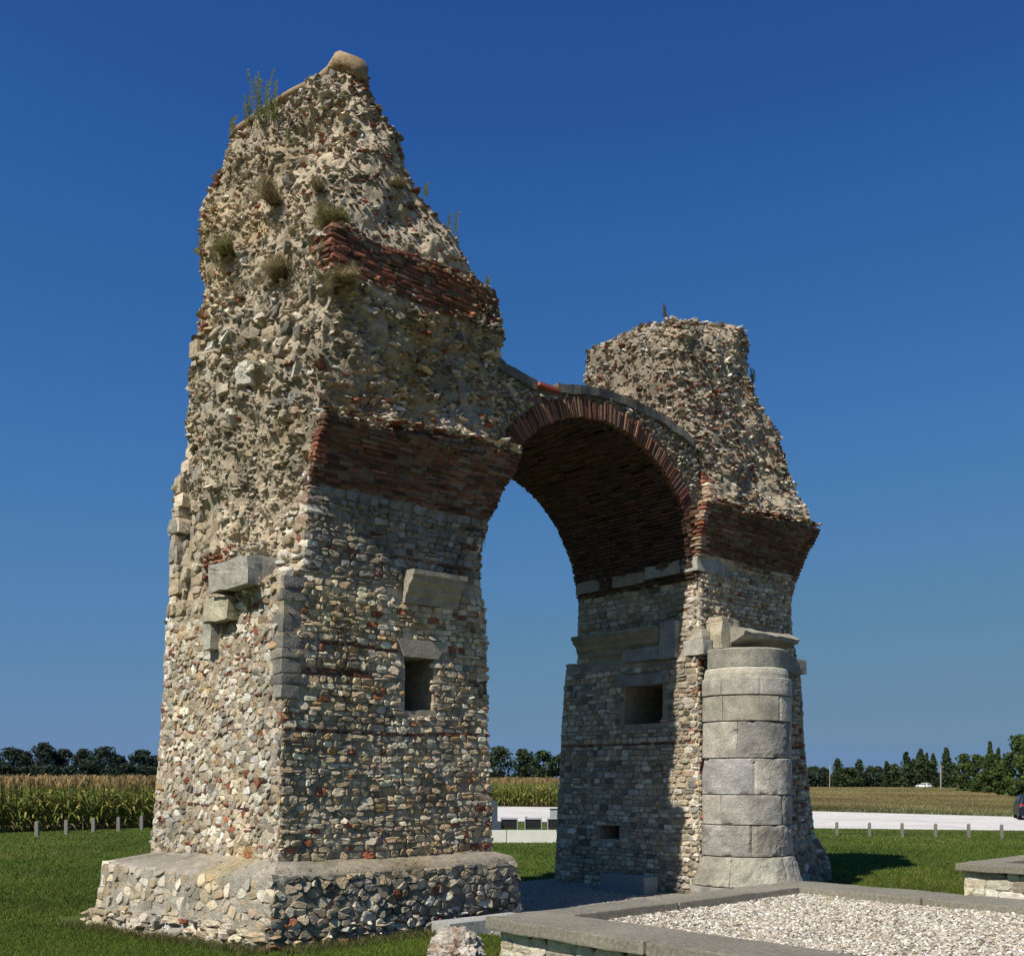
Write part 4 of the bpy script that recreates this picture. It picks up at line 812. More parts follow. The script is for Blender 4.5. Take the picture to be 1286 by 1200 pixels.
# ------------------------------------------------------------------ corn field (stuff)
def corn():
    def plant(k, full=True):
        r = np.random.default_rng(40 + k); V, F, Cc = [], [], []
        H = 2.05 * r.uniform(.92, 1.08)
        def ribbon(pts, wd, c):
            b = len(V)
            for i, (p, w_) in enumerate(zip(pts, wd)):
                V.append(p[0] - w_[0]); V.append(p[0] + w_[0]); Cc.extend([c, c])
            for i in range(len(pts) - 1): F.append([b + 2 * i, b + 2 * i + 1, b + 2 * i + 3, b + 2 * i + 2])
        g1 = np.array((.15,.20,.045)); yl = np.array((.42,.36,.11)); br = np.array((.33,.24,.12))
        ribbon([(np.array([0, 0, z]),) for z in (0, H * .55, H * .95)], [(np.array([.018, 0, 0]),)] * 3, (.16,.19,.06))
        nl = 10 if full else 5
        for i in range(nl):
            z0 = H * (.12 + .75 * i / nl) if full else H * (.55 + .4 * i / nl); a = r.uniform(0, 6.28); d = np.array([math.cos(a), math.sin(a), 0]); sdv = np.array([-d[1], d[0], 0]); Ls = r.uniform(.35, .6)
            pts = [(np.array([0, 0, z0]) + d * Ls * t + np.array([0, 0, (.55 * t - .85 * t * t) * Ls * 1.3]),) for t in (0, .35, .7, 1)]
            c = g1 * r.uniform(.7, 1.4) if r.random() < .62 else (yl * r.uniform(.6, 1.1) if i > 1 else br * r.uniform(.6, 1.1))
            ribbon(pts, [(sdv * w_,) for w_ in (.02, .042, .032, .004)], c)
        for i in range(5):   # tassel
            a = r.uniform(0, 6.28); d = np.array([math.cos(a), math.sin(a), 0]); ribbon([(np.array([0, 0, H * .92]),), (np.array([0, 0, H + .1]) + d * .06,), (np.array([0, 0, H + .2]) + d * .14,)], [(np.array([.008, .004, 0]),), (np.array([.016, .008, 0]),), (np.array([.008, .004, 0]),)], np.array((.36,.26,.12)) * r.uniform(.8, 1.2))
        return np.array(V), np.array(F), np.array(Cc)
    T = [plant(k) for k in range(8)]; T2 = [plant(k, False) for k in range(8)]
    m = MB()
    def put(T, X, Y, sc=1.):
        n = len(X); wch = rng.integers(0, len(T), n); ya = rng.uniform(0, 6.28, n); s = rng.uniform(.9, 1.08, n) * sc
        for k, (V, F, Cc) in enumerate(T):
            i = np.where(wch == k)[0]; ca, sa = np.cos(ya[i]), np.sin(ya[i]); q = np.empty((len(i), len(V), 3))
            wsc = s[i][:, None] * (1 if sc == 1 else 1)
            q[..., 0] = (V[None, :, 0] * ca[:, None] - V[None, :, 1] * sa[:, None]) * wsc + X[i][:, None]; q[..., 1] = (V[None, :, 0] * sa[:, None] + V[None, :, 1] * ca[:, None]) * wsc + Y[i][:, None]
            q[..., 2] = V[None, :, 2] * s[i][:, None]
            m.add(q.reshape(-1, 3), [(F[None] + (np.arange(len(i)) * len(V))[:, None, None]).reshape(-1, 4)], np.tile(Cc, (len(i), 1)) * rng.uniform(.8, 1.2, (len(i), 1)).repeat(len(V), 0))
    # the two near edges of the field
    e1 = [at(-160, 1051), at(0, 1045.5), at(190, 1039), at(330, 1034)]; e2 = [at(340, 1012), at(500, 1012), at(650, 1012.3), at(780, 1013.5), at(860, 1015)]
    def edge(e, rws, sp, back):
        for r_ in range(rws):
            for i in range(len(e) - 1):
                a, b = e[i], e[i + 1]; d = (b - a).length; n = int(d / sp); t = (np.arange(n) + rng.uniform(0, 1, n)) / n
                X = a.x + (b.x - a.x) * t + rng.normal(0, .05, n); Y = a.y + (b.y - a.y) * t + .4 + r_ * .7 + rng.normal(0, .06, n); put(T if r_ < 5 else T2, X, Y)
    edge(e1, 9, .17, 0); edge(e2, 7, .2, 0)
    # the rest of the field, seen only as tops
    n = 26000; Y = 1 / rng.uniform(1 / 330, 1 / 52, n); X = rng.uniform(-.62, .2, n) * Y
    ex = np.array([p.x for p in e1]); ey = np.array([p.y for p in e1]); lim = np.interp(X, ex, ey) + 6
    lim = np.where(X / Y > -.2, np.maximum(lim, 92), lim); k = Y > lim; put(T2, X[k], Y[k])
    # dense canopy under the tops
    P = np.array([(-250, 330, 1.55), (70, 330, 1.55), (18, 92, 1.55), (-15, 90, 1.5), (-16.5, 56, 1.5), (-26, 50, 1.5), (-45, 47, 1.5)])
    m.add(P, [np.array([list(range(len(P)))])], (.13,.12,.04))
    o = m.build('corn_field', M_LEAF); tag(o, 'field of ripening corn with green leaves and brown tassels behind the ruin', 'crop', kind='stuff')
corn()

# dry meadow grass on the right, beyond the road
n = 110000; Y = 1 / rng.uniform(1 / 330, 1 / 62, n); X = rng.uniform(.1, .62, n) * Y
rx = np.array([at(650, 1012.5).x, at(1030, 1018.4).x, at(1286, 1025.5).x, at(1700, 1038).x]); 
rl = 2.3 * 1290 / (np.interp(643 + X / Y * 1290, [650, 850, 1030, 1286, 1700], [1012.5, 1015, 1018.4, 1025.5, 1038]) - 978)
k = Y > rl + .3; X, Y = X[k], Y[k]; n = len(X); near = np.clip(1 - (Y - rl[k]) / 22, 0, 1)
h = rng.uniform(.04, .16, n) + .12 * near * rng.random(n); w = .035 * np.clip(Y / 90, .6, 3); a = rng.uniform(0, 6.3, n)
V = np.stack([np.stack([X - w, Y, X * 0], 1), np.stack([X + w, Y, X * 0], 1), np.stack([X + rng.normal(0, .3, n) * h, Y + rng.normal(0, .3, n) * h, h], 1)], 1)
cg = pick(n, [(.10,.125,.04), (.14,.15,.055), (.24,.23,.15)], [5, 3, .5]); cd = pick(n, [(.33,.26,.13), (.27,.22,.10), (.19,.17,.07)], [3, 3, 2])
c = np.where((rng.random(n) < near * .95 + .08)[:, None], cg, cd) * (1 + .35 * fbm(np.stack([X * .35, Y * .12, X * 0], 1), .35, 5, 6))[:, None]
wf = (rng.random(n) < .10 * np.exp(-((Y - rl[k]) / 14) ** 2) * (fbm(np.stack([X * .2, Y * .1, X * 0], 1), .6, 2, 88) > 0)); c = np.where(wf[:, None], np.array([.42, .42, .34]), c)
m = MB(); m.add(V.reshape(-1, 3), [np.arange(3 * n).reshape(-1, 3)], np.repeat(c, 3, 0)); o = m.build('meadow_grass', M_LEAF); tag(o, 'tall dry meadow grass beyond the white gravel road', 'grass', kind='stuff')

# ------------------------------------------------------------------ posts
M_POST = mat_plain('weathered_post', (.19,.175,.155), .95, var=.3)
def post(p, h, w, label, group):
    r = bpy.data.objects.new('bollard_post', None); bpy.data.objects.remove(r)
    m = MB(); V, F = rbox_template(500, 3, 0, 0); L_ = (np.abs(V) ** 12).sum(1) ** (1 / 12); V = V / L_[:, None]; V = V * np.array([w / 2, w / 2, h / 2 + .1]) + np.array([0, 0, h / 2 - .1]); V = V + vfbm(V, 3, 2, 7) * .008
    m.add(V, [F], (.3,.3,.3)); o = m.build('bollard_post', M_POST); o.location = p; return o
src = {}
lab = ['leftmost of the pale posts in front of the corn', 'second pale post from the left in front of the corn', 'third pale post from the left, middle of the row before the corn', 'fourth pale post from the left in front of the corn', 'rightmost pale post in front of the corn, nearest the ruin']
po = post((0, 0, 0), .62, .15, '', '')
for i, (x, y) in enumerate([(46.5, 1050), (83.5, 1047.5), (117.5, 1044.5), (149, 1043), (178, 1041)]):
    o = po if i == 0 else copy_tree(po); o.location = at(x, y); tag(o, lab[i], 'post', 'short posts lining the corn field')
pr_ = post((0, 0, 0), .56, .105, '', '')
lab = ['short wooden post by the road nearest the right pier', 'second road post right of the ruin', 'third road post right of the ruin', 'fourth road post right of the ruin', 'fifth road post right of the ruin', 'short post before the road nearest the parked dark car']
for i, (x, y) in enumerate([(1051, 1048.5), (1092, 1049.5), (1133, 1050), (1175, 1051), (1216.5, 1051.5), (1258, 1052.5)]):
    o = pr_ if i == 0 else copy_tree(pr_); o.location = at(x, y); tag(o, lab[i], 'post', 'short wooden posts lining the gravel road')

# ------------------------------------------------------------------ visitor terrace seen under the arch
M_WCON = mat_plain('white_concrete', (.62,.62,.58), .8, var=.06, scale=4); M_DK = mat_plain('dark_panel', (.02,.02,.022), .4); M_BL = mat_plain('blue_grey_panel', (.05,.07,.10), .5); M_GM = mat_plain('grey_metal', (.33,.36,.38), .5)
a, b = at(560, 1057.5), at(712, 1057)
def obox(name, p, sx_, sy_, sz_, mat, parent=None, z0=0, n=3, sph=.1):
    m = MB(); V, F = rbox_template(600, n, 0, 0); L_ = (np.abs(V) ** 16).sum(1) ** (1 / 16); V = V * (1 - sph) + V / L_[:, None] * sph; V = V * np.array([sx_ / 2, sy_ / 2, sz_ / 2]) + np.array([0, 0, sz_ / 2 + z0]) + (np.array(p) if parent else 0)
    m.add(V, [F], (.5,.5,.5)); o = m.build(name, mat, parent)
    if not parent: o.location = p
    return o
w = empty('terrace_wall', (a + b) / 2, label='low white concrete wall on the lawn seen through the arch', cat='low wall')
Lw = (b - a).length
obox('wall_segment', (-Lw / 4, 0, 0), Lw / 2 - .015, .35, .44, M_WCON, w); obox('wall_segment', (Lw / 4, 0, 0), Lw / 2 - .015, .35, .44, M_WCON, w)
def desk(x):
    r = empty('display_box', at(x, 1050.5)); wd = .62
    obox('panel', (0, 0, 0), wd, .4, .36, M_DK, r, .34)
    for s in (-1, 1): obox('frame_side', (s * (wd / 2 + .015), -.02, 0), .028, .44, .72, M_GM, r)
    obox('frame_top', (0, -.02, 0), wd + .06, .44, .03, M_GM, r, .725); return r
for i, (x, l) in enumerate([(639.5, 'left dark panelled box with pale frame behind the white wall'), (669.5, 'middle dark panelled box with pale frame behind the white wall'), (698, 'dark panelled box partly hidden by the right pier, behind the white wall')]):
    o = desk(x); tag(o, l, 'display box', 'dark boxes behind the white wall')
sg = empty('information_pillar', at(621, 1051), label='narrow dark blue information pillar with white edge beside the left pier', cat='sign')
obox('pillar', (0, 0, 0), .24, .2, 1.45, M_BL, sg); obox('edge', (-.17, 0, 0), .1, .22, 1.4, M_WCON, sg); obox('foot', (.06, 0, 0), .4, .3, .62, M_BL, sg)
bn = empty('litter_bin', at(696.5, 1039), label='pale grey metal bin behind the white wall near the right pier', cat='bin')
obox('bin_body', (0, 0, 0), .42, .42, .86, M_GM, bn); obox('bin_lid', (0, 0, 0), .46, .46, .04, M_DK, bn, .87)
o = post((0, 0, 0), .5, .1, '', ''); o.location = at(661, 1037); tag(o, 'single small post at the road edge seen through the arch', 'post')

# ------------------------------------------------------------------ cars
M_CARD = mat_plain('dark_car_paint', (.012,.014,.025), .25, .3, .5, var=.02); M_CARW = mat_plain('white_car_paint', (.75,.76,.77), .3, var=.02); M_GL = mat_plain('car_glass', (.01,.012,.014), .08, spec=.8); M_TY = mat_plain('tyre', (.015,.015,.015), .9); M_RIM = mat_plain('wheel_rim', (.4,.41,.42), .35, .8); M_RED = mat_plain('tail_light', (.35,.01,.01), .2); M_PLT = mat_plain('plate', (.7,.7,.7), .5)
def car(name, loc, rz, paint, Lc=4.4, Wc=1.8, Hc=1.5):
    r = empty(name, loc, rz)
    prof = [(-.5, .22), (-.5, .55), (-.485, .62), (-.47, .64), (-.46, .66), (-.40, .94), (-.36, .985), (-.1, 1.0), (.05, .985), (.12, .93), (.24, .68), (.28, .655), (.45, .58), (.49, .48), (.5, .22)]
    ys = [-.5, -.47, -.42, 0, .42, .47, .5]; V = []
    for y in ys:
        k = abs(y) / .5
        for (x, z) in prof:
            tuck = 1 - (.16 * max(0, z - .62) / .38); inset = .97 if abs(y) == .5 else 1
            V.append((x * Lc * inset, y * Wc * tuck, (z - .22) * Hc * (1 - .03 * (abs(y) >= .47)) + .22 * Hc * .55 + .06))
    V = np.array(V); m_ = len(prof); F = [[i * m_ + j, (i + 1) * m_ + j, (i + 1) * m_ + (j + 1) % m_, i * m_ + (j + 1) % m_] for i in range(len(ys) - 1) for j in range(m_)]
    m = MB(); m.add(V, [np.array(F), np.array([list(range(m_))]), np.array([[(len(ys) - 1) * m_ + j for j in range(m_)][::-1]])], (.5,.5,.5), False); m.build('body', paint, r)
    hz = lambda z: (z - .22) * Hc + .22 * Hc * .55 + .06
    def quadp(name, q, mat, off):
        m = MB(); q = np.array(q, float); m.add(np.concatenate([q, q + np.array(off)]), [np.array([[0,1,2,3],[7,6,5,4],[0,4,5,1],[1,5,6,2],[2,6,7,3],[3,7,4,0]])], (.5,.5,.5)); return m.build(name, mat, r)
    for s in (-1, 1):
        y = lambda z: s * Wc * .5 * (1 - .16 * (z - .62) / .38)
        for (x0, x1, x2, x3) in ((-.42, -.19, -.19, -.36), (-.17, .02, .02, -.17), (.04, .22, .11, .04)):
            quadp('side_window', [(x0 * Lc, y(.68) + s * .012, hz(.68)), (x1 * Lc, y(.68) + s * .012, hz(.68)), (x2 * Lc, y(.93) + s * .012, hz(.93)), (x3 * Lc, y(.93) + s * .012, hz(.93))], M_GL, (0, -s * .05, 0))
        for x in (-.32, .31):
            m = MB(); ang = np.linspace(0, 2 * math.pi, 25)[:-1]; rad = .33
            Vw = np.concatenate([np.stack([x * Lc + rad * f_ * np.cos(ang), np.full(24, yy_), rad + rad * f_ * np.sin(ang)], 1) for f_, yy_ in ((.6, s * Wc * .5), (.95, s * (Wc * .5 + .01)), (1, s * (Wc * .5 - .02)), (1, s * (Wc * .5 - .2)), (.6, s * (Wc * .5 - .2)))])
            Fw = [[i * 24 + j, i * 24 + (j + 1) % 24, (i + 1) * 24 + (j + 1) % 24, (i + 1) * 24 + j] for i in range(4) for j in range(24)]
            m.add(Vw, [np.array(Fw)], (.5,.5,.5)); wh = m.build('wheel', M_TY, r)
            m = MB(); Vr = np.concatenate([np.stack([x * Lc + rad * .6 * np.cos(ang), np.full(24, s * (Wc * .5 - .005)), rad + rad * .6 * np.sin(ang)], 1), [[x * Lc, s * (Wc * .5 + .01), rad]]]); m.add(Vr, [np.array([[j, (j + 1) % 24, 24] for j in range(24)])], (.5,.5,.5)); m.build('rim', M_RIM, wh)
    quadp('rear_window', [(-.462 * Lc - .01, -.4 * Wc, hz(.68)), (-.462 * Lc - .01, .4 * Wc, hz(.68)), (-.405 * Lc - .01, .36 * Wc, hz(.93)), (-.405 * Lc - .01, -.36 * Wc, hz(.93))], M_GL, (.03, 0, 0))
    quadp('windscreen', [(.232 * Lc + .01, .4 * Wc, hz(.70)), (.232 * Lc + .01, -.4 * Wc, hz(.70)), (.13 * Lc + .01, -.36 * Wc, hz(.92)), (.13 * Lc + .01, .36 * Wc, hz(.92))], M_GL, (-.03, 0, 0))
    for s in (-1, 1): quadp('tail_light', [(-.492 * Lc - .015, s * .30 * Wc, hz(.52)), (-.492 * Lc - .015, s * .49 * Wc, hz(.52)), (-.475 * Lc - .015, s * .49 * Wc, hz(.66)), (-.475 * Lc - .015, s * .36 * Wc, hz(.66))], M_RED, (.04, 0, 0))
    return r
p = at(1292, 1029.5); o = car('parked_car', p + Vector((1.15, 1.8, 0)), R(68), M_CARD); tag(o, 'dark blue parked car with red tail light at the right edge of the gravel road', 'car')
p = at(1160, 986.2, Y=274, z=0); p.z = 0; o = car('distant_car', p, R(118), M_CARW, 3.9, 1.65, 1.4); tag(o, 'small white car driving on the far road in front of the poplars', 'car')

# ------------------------------------------------------------------ utility poles
M_POLE = mat_plain('pole_wood', (.24,.22,.19), .9)
def pole(px, Y, top, label):
    b = at(px, 985, Y=Y); b.z = 0; H = CAM_H + (978 - top) / 1290 * Y; r = empty('utility_pole', b, label=label, cat='pole', group='far utility poles')
    m = MB(); a = np.linspace(0, 2 * math.pi, 11)[:-1]; Vp = np.concatenate([np.stack([rr * np.cos(a), rr * np.sin(a), np.full(10, z)], 1) for rr, z in ((.15, 0), (.10, H))]); m.add(Vp, [np.array([[j, (j + 1) % 10, 10 + (j + 1) % 10, 10 + j] for j in range(10)]), np.array([list(range(10, 20))])], (.5,.5,.5), True); m.build('shaft', M_POLE, r)
    m = MB(); m.box((-.7, -.08, H - .5), (.7, .08, H - .35), (.5,.5,.5)); m.build('crossarm', M_POLE, r)
pole(1042, 290, 960, 'thin utility pole at the left end of the far tree line'); pole(1181.5, 230, 960, 'utility pole in front of the tall poplars, right of the white car')

# ------------------------------------------------------------------ trees
M_BARK = mat_plain('bark', (.09,.07,.05), .95, var=.3, scale=3)
GDx = [(.028,.05,.02), (.04,.068,.024), (.022,.04,.018)]
def tree(name, loc, H, Wd, label, cat, group, cols=None, n=2200, ls=.35, shape='round', low=.12, tint=1., seed=0):
    r = np.random.default_rng(1000 + seed); o = empty(name, loc, label=label, cat=cat, group=group)
    m = MB(); tv, tf = [], []
    def limb(p0, p1, r0, r1, k=7):
        a = np.linspace(0, 2 * math.pi, k + 1)[:-1]; p0, p1 = np.array(p0), np.array(p1); d = p1 - p0; d = d / np.linalg.norm(d); s_ = np.cross(d, [.3, .9, .1]); s_ /= np.linalg.norm(s_); t_ = np.cross(d, s_)
        Vv = np.concatenate([p0 + rr_ * 0 + (np.cos(a)[:, None] * s_ + np.sin(a)[:, None] * t_) * rr_ for p0, rr_ in ((p0, r0), (p1, r1))]); m.add(Vv, [np.array([[j, (j + 1) % k, k + (j + 1) % k, k + j] for j in range(k)])], (.5,.5,.5), True)
    tr = H * .022 + .05; limb((0, 0, -.1), (r.normal(0, .1), 0, H * .45), tr, tr * .6); limb((0, 0, H * .45), (0, 0, H * .85), tr * .6, tr * .2)
    for k in range(7):
        a = r.uniform(0, 6.28); z = H * r.uniform(.2, .6); q = Wd * .33; limb((0, 0, z), (q * math.cos(a), q * math.sin(a), z + H * .15), tr * .35, tr * .1, 5)
    m.build('trunk', M_BARK, o)
    # crown: clumps of leaf-sized faces
    nc = 55 if shape != 'poplar' else 34; cl = []
    for k in range(nc):
        t = (k + r.uniform(0, 1)) / nc; z = low + (1 - low) * t
        if shape == 'round': prof = math.sin(math.pi * min(1, (t * .88 + .12))) ** .55
        elif shape == 'poplar': prof = min(1, (1 - t) * 2.2) ** .8 * (.75 + .25 * min(1, t * 4))
        else: prof = .9 if t < .75 else .6
        a = r.uniform(0, 6.28); rr = Wd / 2 * prof * math.sqrt(r.uniform(.0, 1)) * (.82 if shape != 'poplar' else .55); cr = (Wd * r.uniform(.10, .21)) if shape != 'poplar' else Wd * (.10 + .26 * min(1, (1 - t) * 2)) * r.uniform(.65, 1.25)
        cl.append((rr * math.cos(a), rr * math.sin(a), min(z * H, H - cr * .8), cr, r.uniform(.75, 1.25)))
    cl = np.array(cl); wch = r.integers(0, nc, n); C0 = cl[wch]; d = r.normal(size=(n, 3)); d /= np.linalg.norm(d, axis=1)[:, None]; rad = C0[:, 3] * r.uniform(.45, 1.08, n) ** .6
    P = C0[:, :3] + d * rad[:, None] * np.array([1, 1, .85 if shape != 'poplar' else 1.8]); P[:, 2] = np.clip(P[:, 2], H * .03, H * 1.02)
    nn = d + r.normal(0, .7, (n, 3)); nn /= np.linalg.norm(nn, axis=1)[:, None]; s_ = np.cross(nn, r.normal(size=(n, 3))); s_ /= np.linalg.norm(s_, axis=1)[:, None]; t_ = np.cross(nn, s_)
    L_ = ls * r.uniform(.5, 1.2, n)[:, None]; V = np.stack([P - s_ * L_, P + t_ * L_ * .6, P + s_ * L_, P - t_ * L_ * .6], 1)
    c = np.array(cols)[r.integers(0, len(cols), n)] * C0[:, 4:5] * r.uniform(.75, 1.3, (n, 1)) * tint
    m = MB(); m.add(V.reshape(-1, 3), [np.arange(4 * n).reshape(-1, 4)], np.repeat(c, 4, 0)); m.build('crown', M_LEAF, o)
    return o
def tpx(name, x, top, wpx, Y, label, cat, group, **k):
    b = at(x, 978, Y=Y); b.z = 0; H = CAM_H + (978 - top) / 1290 * Y; return tree(name, b, H, wpx / 1290 * Y, label, cat, group, **k)
g = 'dark trees beyond the corn on the left'; s = 0
BG = [(.036,.058,.040), (.050,.074,.046), (.028,.046,.034)]
for (x, top, w_, Y, l) in [(-20, 938, 50, 340, 'half-hidden dark tree cut by the left edge of the photo'), (14, 938, 46, 340, 'dark rounded tree nearest the left edge beyond the corn'), (34, 943, 26, 360, 'low dark tree just left of the tallest left tree'), (54, 932, 38, 345, 'tallest dark domed tree left of the ruin'), (79, 940, 34, 350, 'dark tree just right of the tallest left tree'), (103, 940, 34, 330, 'broad dark tree in the middle of the left group'), (130, 937, 50, 325, 'wide domed tree right of the middle of the left group'), (150, 948, 26, 340, 'small dark tree filling the dip before the isolated round tree'), (179, 941, 38, 330, 'separate round dark tree nearest the left pier'), (200, 948, 40, 345, 'dark tree mostly hidden behind the left pier')]:
    tpx('broadleaf_tree', x, top, w_, Y, l, 'tree', g, cols=BG, n=2400, ls=.55, low=.05, seed=s); s += 1
for i in range(12): tpx('hedge_shrub', -10 + i * 19, 957 + (i % 3) * 2.5, 34, 312 + (i % 4) * 4, 'low dark undergrowth shrub below the trees, %s from the left edge' % ['first', 'second', 'third', 'fourth', 'fifth', 'sixth', 'seventh', 'eighth', 'ninth', 'tenth', 'eleventh', 'twelfth'][i], 'shrub', 'undergrowth below the left trees', cols=BG, n=1100, ls=.55, low=.0, seed=60 + i, shape='flat')
g = 'trees seen between the two piers'
for (x, top, w_, Y, l) in [(600, 936, 44, 330, 'dark tree behind the left pier edge, seen under the arch'), (628, 937, 44, 320, 'leftmost full tree seen under the arch'), (657, 940, 40, 330, 'middle lighter tree seen under the arch'), (682, 942, 40, 325, 'tree under the arch touching the right pier'), (708, 945, 40, 330, 'tree mostly hidden behind the right pier, seen under the arch')]:
    tpx('broadleaf_tree', x, top, w_, Y, l, 'tree', g, cols=[(.045,.07,.03), (.055,.085,.035), (.035,.055,.028)], n=2600, ls=.5, low=.0, seed=s); s += 1
g = 'trees of the far right tree line'
for (x, top, w_, Y, l, sh) in [(1022, 962, 22, 330, 'low dark tree touching the right pier on its right', 'round'), (1034, 963, 16, 335, 'low dark tree left of the far utility pole', 'round'), (1052, 953, 13, 300, 'first pointed poplar right of the ruin', 'poplar'), (1066, 963, 26, 300, 'round low green tree between the first two poplars', 'round'), (1079, 954, 13, 305, 'second pointed poplar right of the ruin', 'poplar'), (1093, 962, 18, 330, 'small rounded dark tree after the second poplar', 'round'), (1103, 962, 14, 335, 'small dark tree in the gap left of the third poplar', 'round'), (1113, 956, 9, 300, 'thin third poplar right of the ruin', 'poplar'), (1124, 959, 20, 300, 'bushy green tree right of the thin third poplar', 'round'), (1138, 945, 14, 290, 'tall fourth poplar left of the white car', 'poplar'), (1147, 954, 12, 295, 'shorter poplar shoulder beside the fourth poplar', 'poplar'), (1156.5, 941, 13, 285, 'tall poplar directly above the white car', 'poplar'), (1164, 946, 8, 290, 'narrow poplar right behind the one above the white car', 'poplar'), (1172, 947, 11, 285, 'poplar just left of the utility pole', 'poplar'), (1188, 939, 13, 280, 'tall poplar just right of the utility pole', 'poplar'), (1197, 957, 14, 290, 'dark low tree right of the last tall poplar', 'round')]:
    tpx('poplar_tree' if sh == 'poplar' else 'broadleaf_tree', x, top, w_ * (1.25 if sh == 'poplar' else 1.1), Y, l, 'tree', g, cols=[(.05,.08,.036), (.068,.10,.042), (.04,.064,.03)], n=1500, ls=.42, low=.02, shape=sh, seed=s); s += 1
for i in range(11): tpx('hedge_shrub', 1018 + i * 17, 968 + (i % 3) * 1.5, 26, 310, 'low hedge shrub under the far right tree line, %s right of the ruin' % ['first', 'second', 'third', 'fourth', 'fifth', 'sixth', 'seventh', 'eighth', 'ninth', 'tenth', 'eleventh'][i], 'shrub', 'hedge below the right tree line', cols=BG, n=700, ls=.5, low=0, seed=90 + i, shape='flat')
GB = [(.065,.105,.03), (.088,.13,.035), (.05,.082,.026)]
for (x, top, w_, Y, l, sh) in [(1210, 946, 26, 200, 'leftmost bright green bushy tree of the right clump', 'round'), (1226, 947, 28, 185, 'second bushy tree of the right clump', 'round'), (1243, 931, 14, 200, 'dark pointed tree rising above the right clump', 'poplar'), (1244, 946, 30, 175, 'broad bushy tree below the pointed tree', 'round'), (1254, 940, 12, 190, 'small pointed crown beside the large right tree', 'poplar'), (1260, 952, 26, 150, 'dark bushy tree at the foot of the large right tree', 'round'), (1283, 922, 44, 135, 'large leafy tree cut by the right edge of the photo', 'round'), (1305, 912, 56, 125, 'tallest leafy tree mostly beyond the right edge', 'round')]:
    tpx('poplar_tree' if sh == 'poplar' else 'broadleaf_tree', x, top, w_, Y, l, 'tree', 'green clump of trees at the right edge', cols=GB, n=3800 if Y < 160 else 2400, ls=.26, low=0, shape=sh, seed=s); s += 1

# ------------------------------------------------------------------ plants growing on the ruin
def tuft(pos, r_, h_, n, cols, label, cat='grass tuft', droop=.5, up=.6, wd=.0032, name='grass_tuft', lean=(-.749, -.6626)):
    r = np.random.default_rng(int(abs(pos[0] * 100 + pos[2] * 10))); m = MB(); a = r.uniform(0, 6.28, n); o_ = r.uniform(0, .3, n) * r_; L_ = h_ * r.uniform(.25, 1, n); sp = r.uniform(.1, 1, n) * r_ * (1 + .5 * np.sin(a * 2 + pos[2])) * .85; L_ = L_ * (1 + .35 * np.sin(a * 3 + pos[2] * 5)); ln = np.array([lean[0], lean[1], 0]) * (r.uniform(.1, .7, n) * L_)[:, None]
    dx, dy = np.cos(a), np.sin(a); B0 = np.stack([dx * o_, dy * o_, o_ * 0], 1); M0 = B0 + np.stack([dx * sp * .5, dy * sp * .5, L_ * .6], 1) + ln * .6 + r.normal(0, .02, (n, 3)); T0 = ln * 1.2 + B0 + np.stack([dx * sp * 1.1, dy * sp * 1.1, L_ * (1 - droop * sp / r_)], 1)
    sd_ = np.stack([-dy, dx, dx * 0], 1) * wd; V = np.stack([B0 - sd_, B0 + sd_, M0 + sd_, M0 - sd_, T0], 1)
    F4 = (np.array([[0, 1, 2, 3]])[None] + (np.arange(n) * 5)[:, None, None]).reshape(-1, 4); F3 = (np.array([[3, 2, 4]])[None] + (np.arange(n) * 5)[:, None, None]).reshape(-1, 3)
    c = np.array(cols)[r.integers(0, len(cols), n)] * r.uniform(.7, 1.3, (n, 1)); c = c * np.repeat(1, n)[:, None]; V[..., 2] -= .35 * np.abs(V[..., 0] * lean[0] + V[..., 1] * lean[1]) ** 1.0; m.add(V.reshape(-1, 3), [F4, F3], np.repeat(c, 5, 0)); o = m.build(name, M_LEAF)
    o.location = uvw(*pos); o.rotation_euler = (0, 0, 0); tag(o, label, cat, 'plants growing on the ruin'); return o
DRY = [(.36,.29,.18), (.28,.23,.13), (.21,.19,.09)]; GRN = [(.15,.17,.06), (.20,.20,.08), (.27,.23,.12)]
def ons(W_, f, t, z, out=.05):
    P, T, B, N = W_.frame(f, np.array([t]), np.array([z])); return tuple((P + N * out)[0])
def on_left(px, py):     # where a photo position falls on the sunlit face of the left pier
    best = None
    for _ in (0,):
        zz_, tt_ = np.meshgrid(np.arange(5, 13.3, .04), np.linspace(.03, .98, 80)); p, _e = L.base(3, tt_, zz_); ca, sa = math.cos(ANG), math.sin(ANG); X = ORG.x + ca * p[..., 0] - sa * p[..., 1]; Y = ORG.y + sa * p[..., 0] + ca * p[..., 1]
        d = (643 + 1290 * X / Y - px) ** 2 + (978 - 1290 * (p[..., 2] - CAM_H) / Y - py) ** 2; k = d.argmin(); best = (0, tt_.flat[k], zz_.flat[k])
    return ons(L, 3, best[1], best[2], .04)
tuft(on_left(350, 356), .40, .46, 1500, DRY, 'big round dry grass tussock on the sunlit side left of the brick band', droop=.9)
tuft(on_left(297, 320), .32, .40, 1000, GRN, 'greenish grass tuft near the left edge of the sunlit side', droop=.9)
tuft(on_left(360, 268), .30, .5, 800, DRY, 'pale dry grass tuft halfway up, above the big tussock', droop=.7)
tuft(on_left(400, 262), .2, .3, 350, DRY, 'small dry grass tuft left of the corner tuft above the brick band', droop=.8)
tuft(ons(L, 0, .06, 10.3), .42, .46, 1300, GRN, 'bushy green brown grass on the corner ledge above the brick band', droop=.8)
tuft(ons(L, 0, .05, 9.4, .15), .3, .34, 800, DRY, 'dry grass tuft hanging just below the brick band corner', droop=1.2)
